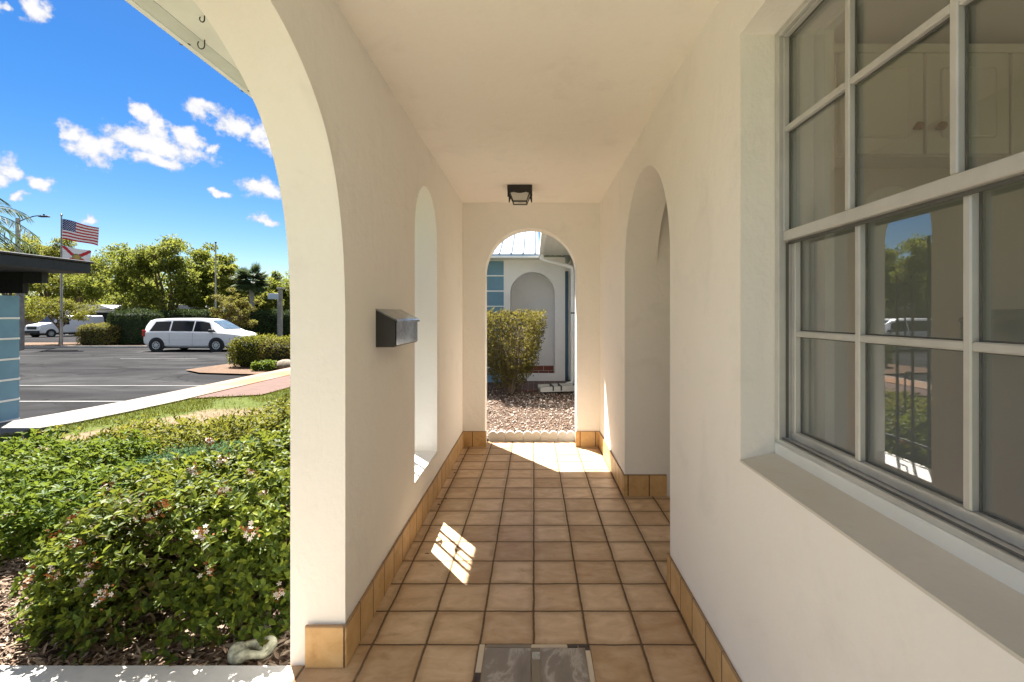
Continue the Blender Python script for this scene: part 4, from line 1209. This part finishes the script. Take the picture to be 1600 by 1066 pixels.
def minivan(loc, rz):
    root = thing('minivan', 'white minivan with dark side windows parked nose towards the sidewalk', 'minivan', loc, rz)
    # station: x (0 rear .. 5.15 front), z top, hw belt, z belt, roof half width, bottom z
    ST = [(.00,1.02,.78,.80,.70,.48), (.06,1.40,.88,.98,.66,.36), (.20,1.60,.93,1.00,.66,.28), (.50,1.69,.965,1.01,.68,.24), (1.2,1.725,.98,1.02,.69,.22), (2.2,1.73,.98,1.01,.69,.21),
          (3.0,1.70,.98,.99,.67,.21), (3.35,1.62,.98,.985,.66,.21), (3.75,1.40,.975,.98,.69,.21), (4.15,1.14,.965,.97,.75,.21), (4.3,1.055,.955,.955,.78,.21), (4.7,.97,.92,.90,.78,.22), (4.98,.88,.84,.80,.72,.24), (5.10,.74,.74,.66,.62,.28), (5.15,.55,.66,.50,.55,.34)]
    def ring(x, zt, hb, zb, hr, z0):
        h = [(hb*.86, z0), (hb*.97, z0+.10), (hb, zb*.55+z0*.2), (hb*.995, zb-.03), (hb*.965, zb), (hr+(hb*.965-hr)*.12, zt-.10*(zt-zb) - .03*(zt > 1.2)), (hr*.9, zt-.012), (hr*.45, zt)]
        r = [(x, y, z) for y, z in h] + [(x, -y, z) for y, z in h[::-1]]
        return r
    m = MB(); loft(m, ST, ring); m.build('body', M['car_white'], root, 38)
    def side(x, f):   # point on side glass surface, f 0 belt..1 roof edge
        xs = [s[0] for s in ST]
        zt, hb, zb, hr = (np.interp(x, xs, [s[i] for s in ST]) for i in (1, 2, 3, 4))
        y0, z0 = hb*.965, zb; y1, z1 = hr+(hb*.965-hr)*.12, zt-.10*(zt-zb)-.03*(zt > 1.2)
        return y0+(y1-y0)*f, z0+(z1-z0)*f
    def glass(parts, name, mat):
        for (x0, x1, x0t, x1t, f0, f1) in parts:
            for s in (-1, 1):
                m = MB(); nx, nf = 8, 4; vs = []
                for j in range(nf+1):
                    f = f0+(f1-f0)*j/nf; a = x0+(x0t-x0)*j/nf; b = x1+(x1t-x1)*j/nf
                    for i in range(nx+1):
                        x = a+(b-a)*i/nx; y, z = side(x, f); vs.append((x, s*(y+.012), z+.003))
                m.add(vs, [(j*(nx+1)+i, j*(nx+1)+i+1, (j+1)*(nx+1)+i+1, (j+1)*(nx+1)+i) for j in range(nf) for i in range(nx)])
                m.build(name, mat, root, 60)
    glass([(.38,1.42,.62,1.42,.07,.90), (1.50,2.62,1.50,2.62,.07,.93), (2.68,3.86,2.68,3.36,.07,.93)], 'side_window', M['car_glass'])
    m = MB(); vs = []
    for (x, fr_) in ((3.38,1), (3.56,.7), (3.80,.35), (4.13,0)):
        xs = [s[0] for s in ST]; zt = np.interp(x, xs, [s[1] for s in ST]); hr = np.interp(x, xs, [s[4] for s in ST])
        for k in (-.88, -.45, 0, .45, .88): vs.append((x+.012, hr*k, zt+.016-.012*(abs(k) > .5)))
    m.add(vs, [(j*5+i, j*5+i+1, (j+1)*5+i+1, (j+1)*5+i) for j in range(3) for i in range(4)]); m.build('windscreen', M['windscreen'], root, 60)
    m = MB(); m.add([(-.002,-.60,.98),(-.002,.60,.98),(.10,.55,1.46),(.10,-.55,1.46)], [(0,1,2,3)]); m.build('rear_window', M['car_glass'], root)
    for s in (-1, 1):
        m = MB(); m.bbox(.02, .17, s*.90-.05, s*.90+.05, .78, 1.12, .02); m.build('tail_light', M['red_lens'], root)
        m = MB(); m.add([(4.72,s*.90,.90),(5.02,s*.66,.84),(5.09,s*.62,.69),(4.82,s*.925,.71)], [(0,1,2,3)])
        m.add([(4.70,s*.86,.86),(4.98,s*.62,.80),(5.05,s*.58,.69),(4.80,s*.88,.70)], [(0,1,2,3)])
        m.build('headlight', M['lens'], root)
        m = MB(); m.bbox(3.55, 3.72, s*1.06-.09, s*1.06+.09, 1.0, 1.15, .03); m.build('mirror', M['trim'], root)
        for x in (2.05, 2.85):
            m = MB(); m.bbox(x, x+.16, s*.985-.012, s*.985+.012, .86, .89, .006); m.build('door_handle', M['car_white'], root)
        m = MB()
        for x in (1.46, 2.65, 3.70): m.box(x, x+.012, s*.984-.004, s*.984+.004, .32, .97)
        m.box(.6, 4.1, s*.982-.003, s*.982+.003, .60, .612)
        m.build_each('door_seam', M['hub'], root)
        for x in (.80, 3.88):
            m = MB(); m.lathe([(.0, s*.955), (.395, s*.955), (.395, s*.988), (0, s*.988)], 28, 0, (x, 0, .345), 'Y'); m.build('wheel_well', M['trim'], root, 30)
            wheel(root, x, s*.90, .335, .215)
    m = MB(); m.bbox(5.07, 5.155, -.44, .44, .60, .74, .02); m.build('grille', M['trim'], root)
    m = MB(); m.bbox(5.09, 5.19, -.66, .66, .36, .54, .03); m.build('bumper', M['car_white'], root)
    m = MB(); m.box(.4, 4.7, -.7, .7, .16, .30); m.build('underbody', M['trim'], root)
    return root
minivan((-20.2, 25.45, lotz(25.45)), 0)

def cargo_van(loc, rz):
    root = thing('cargo_van', 'white cargo van with black grille parked behind the small tree', 'van', loc, rz)
    ST = [(0,2.02,.92,1.15,.80,.42), (.1,2.12,.96,1.15,.84,.40), (3.6,2.12,.98,1.15,.84,.38), (4.05,2.02,.98,1.15,.80,.38), (4.65,1.50,.98,1.14,.84,.38), (4.8,1.38,.98,1.13,.86,.38), (5.6,1.22,.96,1.05,.86,.38), (5.72,1.10,.92,.98,.82,.40), (5.76,.95,.88,.85,.78,.42)]
    def ring(x, zt, hb, zb, hr, z0):
        h = [(hb*.92, z0), (hb, z0+.08), (hb, zb-.1), (hb*.99, zb), (hr+.02, zt-.10*(zt-zb)), (hr*.9, zt-.01), (hr*.4, zt)]
        return [(x, y, z) for y, z in h] + [(x, -y, z) for y, z in h[::-1]]
    m = MB(); loft(m, ST, ring); m.build('body', M['car_white'], root, 38)
    m = MB(); m.add([(4.12,-.74,2.0),(4.12,.74,2.0),(4.70,.80,1.49),(4.70,-.80,1.49)], [(0,1,2,3)]); m.build('windscreen', M['car_glass'], root)
    for s in (-1, 1):
        m = MB(); m.add([(3.3,s*.985,1.22),(4.55,s*.985,1.22),(4.02,s*.89,1.9),(3.3,s*.89,1.92)], [(0,1,2,3)]); m.build('side_window', M['car_glass'], root)
        m = MB(); m.bbox(5.70, 5.775, s*.70-.12, s*.70+.12, .84, 1.08, .02); m.build('headlight', M['lens'], root)
        m = MB(); m.bbox(4.25, 4.40, s*1.12-.10, s*1.12+.10, 1.2, 1.5, .03); m.build('mirror', M['trim'], root)
        for x in (1.15, 4.85):
            m = MB(); m.lathe([(0, s*.96), (.43, s*.96), (.43, s*.99), (0, s*.99)], 24, 0, (x, 0, .38), 'Y'); m.build('wheel_well', M['trim'], root, 30)
            wheel(root, x, s*.90, .37, .22)
    m = MB(); m.bbox(5.74, 5.80, -.56, .56, .78, 1.06, .02); m.build('grille', M['trim'], root)
    m = MB(); m.bbox(5.72, 5.90, -.92, .92, .40, .66, .03); m.build('bumper', M['trim'], root)
    m = MB(); m.box(.5, 5.2, -.7, .7, .25, .40); m.build('underbody', M['trim'], root)
    return root
cargo_van((-48.0+.19*5.8, 45.5+.98*5.8, lotz(48)), math.atan2(-.98, -.19))

# ------------------------------------------------------------------ trees
def tree(name, label, x, y, h, rx, mat, seed, nclump=70, per=110, leaf=.20, group=None, trunk_h=.28, rz=.0, squash=1., trunk_r=.22, lean=0, zb=None, ry=None):
    rg = np.random.default_rng(seed)
    root = thing(name, label, 'tree', (x, y, lotz(min(y, 60)) if zb is None else zb), rz, group)
    m = MB(); tips = []
    cz = h*(trunk_h + (1-trunk_h)*.5); rzz = h*(1-trunk_h)*.5*squash
    top = Vector((lean*.6, 0, h*trunk_h))
    m.tube([(0,0,-.1), (lean*.25+.05, .03, h*trunk_h*.5), top], [trunk_r*1.25, trunk_r, trunk_r*.85], 9)
    nl = 9
    for i in range(nl):
        a = 2*math.pi*i/nl + rg.uniform(-.3, .3); el = rg.uniform(.15, 1.35)
        e = Vector((lean + math.cos(a)*math.cos(el)*rx*.72, math.sin(a)*math.cos(el)*rx*.72, cz - rzz*.3 + math.sin(el)*rzz*1.0))
        mid = top.lerp(e, .5) + Vector((rg.normal()*.25, rg.normal()*.25, .12*h*.3))
        m.tube([top - Vector((0,0,.1)), mid, e], [trunk_r*.6, trunk_r*.33, trunk_r*.12], 6)
        for j in range(3):
            s = top.lerp(e, rg.uniform(.45, .9)) if j else mid
            d = Vector((math.cos(a+rg.normal()*.9), math.sin(a+rg.normal()*.9), rg.uniform(-.2, .9))).normalized()*rx*rg.uniform(.25, .45)
            m.tube([s, s+d*.5+Vector((0,0,.1)), s+d], [trunk_r*.22, trunk_r*.13, trunk_r*.05], 5)
    m.build('trunk', M['bark'], root, 50)
    cl = []
    for i in range(nclump):
        u = unit(1, rg)[0]
        if u[2] < -.72: u[2] *= -.5
        r = rg.uniform(.45, 1.0)**.6*(1+.14*math.sin(u[0]*5+seed)+.12*math.sin(u[1]*7+seed*2))
        cl.append((lean+u[0]*rx*r*.9, u[1]*(ry or rx)*r*.9, cz+u[2]*rzz*r*.92))
    cl = np.array(cl); sz = rg.uniform(.10, .20, nclump)*rx
    P = np.repeat(cl, per, 0) + unit(nclump*per, rg)*(np.repeat(sz, per)*rg.uniform(.25, 1, nclump*per)**.5)[:, None]*np.array([1.25, 1.25, .75])
    nn = len(P)
    out_ = P - np.array([lean, 0, cz]); out_ /= np.linalg.norm(out_, axis=1, keepdims=True)+1e-6
    leaves_obj('crown', P, unit(nn, rg)+out_*.4+np.array([0,0,-.15]), unit(nn, rg)*.7+out_*.5+np.array([0,0,.6]), rg.uniform(.7, 1.3, nn)*leaf, rg.uniform(.5, .8, nn)*leaf*.62, mat, root)
    return root
def tpx(px, topy, wpx, Y):
    x = gx(px, Y); h = gz(topy, Y) - lotz(min(Y, 60)); rx = wpx*Y/F/2
    return x, Y, h, rx
TG = 'broadleaf trees behind the parking lot'
rows = [(262,370,150,38,'leaf_oak','largest round oak rising behind the minivan',110),
        (190,384,120,62,'leaf_oak','round green oak between the flagpole and the largest oak',80),
        (338,388,105,42,'leaf_oak','green oak just right of the largest oak',70),
        (362,412,70,37,'leaf_oak_y','small pale green tree beside the thin bare pole',50),
        (75,360,110,66,'leaf_oak_y','pale yellow green tree behind the flagpole',80),
        (12,366,120,64,'leaf_oak_y','yellow green tree behind the street lamp at the left edge',80),
        (128,405,100,63,'leaf_oak_y','low pale tree below the second flag',60),
        (428,428,85,46,'leaf_oak','tree at right of the fan palm beyond the long hedge',60),
        (412,448,60,38,'leaf_oak_y','short yellow green tree behind the grey signpost',45),
        (480,420,120,48,'leaf_oak','tall oak mostly hidden behind the porch arch pillar',60),
        (222,420,80,44,'leaf_oak','low spreading green tree in front of the oaks',50)]
for i, (px, ty, wp, Y, mt_, lb, nc) in enumerate(rows):
    x, y, h, rx = tpx(px, ty, wp, Y)
    tree('oak_tree', lb, x, y, h*1.0, rx, M[mt_], 100+i, int(nc*1.15), 150, .25*max(1, Y/56), TG, .26 if Y > 50 else .15)
x, y, h, rx = tpx(366, 452, 62, 30.5)
tree('bronze_tree', 'bronze tinted bushy small tree behind the minivan bonnet', x, y, h, rx, M['leaf_brown'], 41, 60, 90, .13, None, .2, trunk_r=.07)
x, y, h, rx = tpx(93, 461, 84, 29.6)
tree('small_tree', 'small thin leaning tree with sparse yellow foliage in the island', x, y, h, rx, M['leaf_yel'], 42, 75, 80, .12, None, .36, trunk_r=.07, squash=.9)
# distant tree line (reads as one mass)
rg = np.random.default_rng(77)
n = 42000
az = np.arctan(rg.uniform(-1.75, .15, n)); dd = rg.uniform(66, 86, n)
hh = (5.2 + 1.4*np.sin(az*23) + .9*np.sin(az*51+1))*rg.uniform(0, 1, n)**.6
P = np.c_[np.tan(az)*dd, dd, -1.0+hh]
dt = leaves_obj('distant_trees', P, unit(n, rg), unit(n, rg)+np.array([0, -.3, .6]), rg.uniform(.35, .75, n), rg.uniform(.22, .42, n), M['leaf_oak'])
tag(dt, 'far line of green trees closing off the view', 'trees', kind='stuff')

# palms
def fan_palm(px, cy, Y, label):
    x = gx(px, Y); zc = gz(cy, Y); zb = lotz(Y); rg = np.random.default_rng(5)
    root = thing('fan_palm', label, 'palm', (x, Y, zb))
    h = zc - zb
    m = MB(); m.tube([(0,0,-.1), (.05,0,h*.5), (0,0,h)], [.18, .15, .17], 9); m.build('trunk', M['wood_grey'], root, 50)
    pos = []; ax = []; up = []; ln = []
    for i in range(80):
        u = unit(1, rg)[0]; u[2] = u[2]*.8+.12; u /= np.linalg.norm(u)
        c = np.array([0, 0, h]) + u*rg.uniform(.25, .75)
        t = np.cross(u, [0, 0, 1.]); t /= np.linalg.norm(t)+1e-6; b = np.cross(u, t)
        for k in range(18):
            a = (k/17-.5)*2.6
            d = u*math.cos(a) + t*math.sin(a) + np.array([0, 0, -.25])
            pos.append(c); ax.append(d); up.append(b+rg.normal(size=3)*.15); ln.append(rg.uniform(.55, .85))
    leaves_obj('crown', pos, ax, up, np.array(ln), .075, M['leaf_palm'], root)
fan_palm(393, 438, 34, 'dark fan palm with round head right of the oaks')
def feather_palm(x, Y, zc, label):
    zb = lotz(Y); rg = np.random.default_rng(15)
    root = thing('feather_palm', label, 'palm', (x, Y, zb)); h = zc-zb
    m = MB(); m.tube([(0,0,-.1), (.1,0,h*.5), (0,0,h)], [.2, .15, .13], 9); m.build('trunk', M['wood_grey'], root, 50)
    pos = []; ax = []; up = []; mm = MB()
    for i in range(22):
        a = i*2.399; el = .9 - .075*i
        pts = []
        for k in range(16):
            s = k/15*2.6
            r = s*math.cos(el)*.85; z = s*math.sin(el) - .20*s*s*(1.0 if el > 0 else .8)
            pts.append(np.array([r*math.cos(a), r*math.sin(a), h+z]))
        mm.tube(pts, [.025-.0012*k for k in range(16)], 4)
        for k in range(2, 16):
            tdir = pts[k]-pts[k-1]; tdir /= np.linalg.norm(tdir)
            sd = np.cross(tdir, [0, 0, 1.]); sd /= np.linalg.norm(sd)+1e-6
            for sgn in (-1, 1):
                for q in (0., .5):
                    pos.append(pts[k]*(1-q)+pts[k-1]*q); ax.append(sd*sgn*.8+tdir*.5+np.array([0, 0, -.55])+rg.normal(size=3)*.1); up.append(np.cross(sd, tdir)+rg.normal(size=3)*.2)
    leaves_obj('crown', pos, ax, up, rg.uniform(.45, .7, len(pos)), .045, M['leaf_palm'], root)
    mm.build('frond_stalk', M['leaf_palm'], root)
feather_palm(gx(-62, 18), 18, gz(335, 18), 'drooping green palm fronds entering at the left edge')

# clipped hedges in the distance
def box_hedge(name, label, x0, x1, y0, y1, z0, z1, mat, seed, n, leaf=.09, round_=.15):
    rg = np.random.default_rng(seed)
    c = np.array([(x0+x1)/2, (y0+y1)/2, z0])
    root = thing(name, label, 'hedge', tuple(c))
    hx, hy, hz_ = (x1-x0)/2, (y1-y0)/2, z1-z0
    u = rg.uniform(-1, 1, (n, 3)); f = rg.choice(5, n, p=np.array([hy*hz_, hy*hz_, hx*hz_, hx*hz_, 2*hx*hy])/(2*hy*hz_+2*hx*hz_+2*hx*hy))
    u[f == 0, 0] = 1; u[f == 1, 0] = -1; u[f == 2, 1] = -1; u[f == 3, 1] = 1; u[f == 4, 2] = 1
    q = u.copy()
    s = np.sum(np.abs(q)**6, axis=1)**(1/6); q = q/s[:, None]*(1+round_*0)
    P = np.c_[q[:, 0]*hx, q[:, 1]*hy, (q[:, 2]*.5+.5)*hz_]
    P *= 1 + .05*np.sin(P[:, [1, 2, 0]]*4.1+seed)*.8
    P += rg.normal(size=P.shape)*.05; P[:, 2] = np.maximum(P[:, 2], 0)
    nr = u/np.array([hx, hy, hz_])
    leaves_obj('foliage', P, unit(n, rg)+np.array([0, 0, .4]), unit(n, rg)*.6+nr/np.linalg.norm(nr, axis=1, keepdims=True), rg.uniform(.7, 1.3, n)*leaf, rg.uniform(.6, .9, n)*leaf*.6, mat, root)
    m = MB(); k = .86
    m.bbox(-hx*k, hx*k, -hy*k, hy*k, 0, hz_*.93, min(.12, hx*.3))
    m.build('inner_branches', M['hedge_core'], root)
    return root
def hpx(px0, px1, ytop, Y, d, zb=None):
    return gx(px0, Y), gx(px1, Y), Y, Y+d, (lotz(Y)+.1 if zb is None else zb), gz(ytop, Y)
box_hedge('clipped_hedge', 'tall dark green box hedge left of the minivan', *hpx(163, 228, 486, 29.0, 1.6), M['leaf_dark'], 1, 5200)
box_hedge('clipped_hedge', 'lower brownish box hedge beside the tall dark hedge', *hpx(117, 172, 509, 28.4, 1.3), M['leaf_brown'], 2, 3800)
box_hedge('long_hedge', 'long dark hedge running behind the minivan', *hpx(228, 560, 487, 33.0, 1.4), M['leaf_dark'], 3, 24000, .13)
box_hedge('yellow_hedge', 'yellow green clipped hedge on the island right of the minivan', -10.05, -7.6, 15.6, 16.9, lotz(16)+.08, .56, M['leaf_yel'], 4, 9500, .075)
box_hedge('bronze_hedge', 'bronze leaved hedge joining the right end of the yellow hedge', -8.9, -7.0, 15.35, 16.2, lotz(16)+.08, .52, M['leaf_brown'], 6, 3600, .07)
sh = shrub('ground_plant', 'tiny bright green plant in the mulch before the yellow hedge', [(-8.3,14.75,.32,.28,.22)], lotz(14.7)+.06, 240, .09, .04, M['leaf_green'], 5, (.1, .9), 55, .3, 8)
lump('boulder', (.42,.30,.20), (-7.75, 14.95, lotz(15)+.16), M['rock_brown'], 'grey boulder at the right foot of the bronze hedge', 'rock', 4)

# planting islands with kerbs
def island(poly, yref, h=.10):
    z = lambda y: lotz(y) + h
    slab_obj('kerb', poly, z, .3, M['curb'])
    cx = sum(p[0] for p in poly)/len(poly); cy = sum(p[1] for p in poly)/len(poly)
    ins = [(cx+(x-cx)*.965, cy+(y-cy)*.93) for x, y in poly]
    sheet('planting_island', ins, lambda x, y: z(y)+.012, M['dirt'])
island([(-34,27.6), (-22.6,27.6), (-22.0,28.4), (-22.0,32), (-34,32)], 28, .12)
sheet('planting_island', [(-10.9,14.9), (-9.9,14.1), (-8.4,13.75), (-7.16,13.6), (-7.16,19), (-10.2,19.2), (-10.9,17)], lambda x, y: lotz(y)+.05, M['dirt'])
sheet('far_road', [(-70,36), (-12,36), (-12,60), (-70,60)], lambda x, y: lotz(y)+.006, M['asphalt'])

# ------------------------------------------------------------------ poles, flags, sign
def street_lamp():
    Y = 30.; x = gx(28, Y); zb = lotz(Y)
    root = thing('street_lamp', 'street lamp on a concrete pole rising above the dark carport roof', 'street lamp', (x, Y, zb))
    h = gz(341, Y)-zb
    m = MB(); m.tube([(0,0,-.1), (0,0,h)], [.15, .11], 10); m.build('pole', M['pole'], root, 50)
    m = MB(); m.tube([(0,0,h-.25), (.45,0,h-.05), (1.0,0,h+.12), (1.45,0,h+.17)], .03, 6); m.build('arm', M['trim'], root, 50)
    m = MB(); m.bbox(1.35, 1.95, -.12, .12, h+.06, h+.15, .03); m.box(1.6, 1.67, -.03, .03, h+.15, h+.25); m.build('lamp_head', M['trim'], root)
street_lamp()
def flagpole():
    Y = 28.7; x = gx(96, Y); zb = lotz(Y)+.1
    root = thing('flagpole', 'tall flagpole standing in the island behind the carport roof', 'flagpole', (x, Y, zb))
    h = gz(338, Y)-zb
    m = MB(); m.tube([(0,0,-.1), (0,0,h*.5), (0,0,h)], [.075, .06, .035], 10); m.build('pole', M['pole'], root, 50)
    m = MB(); m.lathe([(0,.14), (.05,.12), (.07,.07), (.05,.02), (.02,0)], 12, 0, (0,0,h)); m.build('finial', M['silver'], root, 60)
    m = MB(); m.tube([(.05,-.04,1.2), (.05,-.04,h-.1)], .008, 4); m.build('halyard', M['trim'], root)
    return x, Y
fpx, fpy = flagpole()
def cloth(W, H, nx, ny, cls, mats, loc, name, label, droop, seed, stars=None):
    def pt(u, v):   # u along fly, v down
        x = W*u*.98
        y = .10*math.sin(u*7+seed+v*1.1)*u**.6
        z = -H*v*(1-.10*u) - droop*u**1.15 + .05*math.sin(u*6+v*2+seed)*u
        return Vector((x, y, z))
    root = thing(name, label, 'flag', loc)
    m = MB()
    for i in range(nx):
        for j in range(ny):
            m.add([pt(i/nx, j/ny), pt((i+1)/nx, j/ny), pt((i+1)/nx, (j+1)/ny), pt(i/nx, (j+1)/ny)], [(0,1,2,3)], cls((i+.5)/nx, (j+.5)/ny))
    m.build('cloth', mats, root, fix=False)
    if stars:
        m = MB()
        for (u, v) in stars:
            for off in (-.008, .008):
                c = pt(u, v) + Vector((0, off, 0)); vs = []
                for k in range(10):
                    a = math.pi/2 + math.pi*k/5; r = .036 if k % 2 == 0 else .015
                    vs.append(c+Vector((r*math.cos(a), 0, r*math.sin(a))))
                m.add(vs, [tuple(range(10))])
        m.build('star', M['flag_white'], root, fix=False)
def us(u, v):
    s = int(v*13)
    if u < .40 and s < 7: return 2
    return 0 if s % 2 == 0 else 1
st = [(.40*(i+1)/12, 7/13*(j+1)/10) for j in range(9) for i in range(11) if (i+j) % 2 == 0]
cloth(2.15, 1.22, 30, 26, us, [M['flag_red'], M['flag_white'], M['flag_blue']], (fpx+.06, fpy, gz(342, fpy)), 'national_flag', 'striped red and white flag with blue starred canton at the pole top', .55, 1., st)
def fl_(u, v):
    r = math.hypot((u-.5)*1.45, v-.5)
    if r < .13: return 2
    if r < .19: return 3
    if abs(u-v) < .105 or abs(u-(1-v)) < .105: return 0
    return 1
cloth(1.75, 1.12, 44, 36, fl_, [M['flag_red'], M['flag_white'], M['flag_gold'], M['flag_green']], (fpx+.06, fpy, gz(384, fpy)), 'state_flag', 'white flag with red diagonal cross and round seal hanging second on the pole', .35, 2.2)

Y = 34.5; x = gx(337, Y)
root = thing('bare_pole', 'thin bare grey pole rising through the green trees', 'pole', (x, Y, lotz(Y)))
m = MB(); hp = gz(380, Y)-lotz(Y); m.tube([(0,0,-.1), (0,0,hp)], [.07, .045], 8); m.build('pole', M['pole'], root, 50)
m = MB(); m.lathe([(0,.12), (.06,.1), (.06,0), (0,0)], 10, 0, (0,0,hp)); m.build('pole_cap', M['trim'], root)
Y = 24.; x = gx(438, Y)
root = thing('signpost', 'grey weathered double post with small blue sign near the arch pillar', 'signpost', (x, Y, lotz(Y)))
hp = gz(452, Y)-lotz(Y)
for dx, hh_ in ((.02, hp), (-.16, hp-.35)):
    m = MB(); m.bbox(dx-.075, dx+.065, -.09+(.22 if dx < 0 else 0), .09+(.22 if dx < 0 else 0), -.1, hh_, .01); m.build('post', M['wood_grey'], root)
m = MB(); m.bbox(-.13, .17, -.14, .14, hp, hp+.07, .015); m.build('post_cap', M['wood_grey'], root)
m = MB(); m.bbox(-.62, -.09, -.03, .0, hp-.50, hp-.22, .006); m.build('sign_panel', M['sign_blue'], root)
Y = 26.; x = gx(32, Y)
root = thing('timber_post', 'grey timber post just beyond the end of the blue striped wall', 'post', (x, Y, lotz(Y)))
m = MB(); m.bbox(-.12, .12, -.12, .12, -.1, gz(458, Y)-lotz(Y), .02); m.build('post', M['wood_grey'], root)
m = MB(); m.lathe([(0,.16), (.10,.13), (.15,0), (0,0)], 12, 0, (0,0,gz(458, Y)-lotz(Y))); m.build('post_cap', M['wood_grey'], root, 50)

# low buildings behind the lot
def low_building(x0, x1, y0, y1, zt, label, n):
    zb = lotz(y0)
    root = thing('low_building', label, 'building', ((x0+x1)/2, y0, zb)); hx = (x1-x0)/2
    m = MB(); m.box(-hx, hx, 1.0, y1-y0, -.2, zt-zb-.1); m.build('wall', M['neigh_plaster'], root)
    m = MB(); W = 2*hx/n
    for k in range(n):
        a = -hx+W*k
        m.slab([[(a, zt-zb-.05), (a+W, zt-zb-.05), (a+W*.75, zt-zb+.38), (a+W*.25, zt-zb+.38)]], -.4, y1-y0+.4, 'Y')
    m.build('roof', M['grey_roof'], root)
    for k in range(n):
        a = -hx+W*k
        m = MB(); m.box(a+W*.12, a+W*.88, .95, .995, 0, zt-zb-.45); m.build('opening', M['black_paint'], root)
    for k in range(n+1):
        a = -hx+W*k
        m = MB(); m.box(a-.1+(.1 if k == 0 else 0)-(.1 if k == n else 0), a+.1+(.1 if k == 0 else 0)-(.1 if k == n else 0), -.2, 0, 0, zt-zb-.055); m.build('column', M['neigh_plaster'], root)
low_building(gx(105,52), gx(330,52), 52, 58, gz(482,52), 'low white building with grey hipped roofs and dark openings behind the hedges', 3)
Y = 46.; root = thing('wooden_fence', 'brown timber fence behind the parked cargo van', 'fence', (gx(45,52), 52.2, lotz(52)))
m = MB()
for k in range(16): m.bbox(-2.4+.3*k, -2.4+.29+.3*k-.01, 0, .03, 0, 1.9, .004)
m.build('boards', M['bark'], root)
m = MB(); m.box(-2.4, 2.4, .031, .08, .4, .5); m.box(-2.4, 2.4, .031, .08, 1.4, 1.5); m.build_each('rail', M['bark'], root)
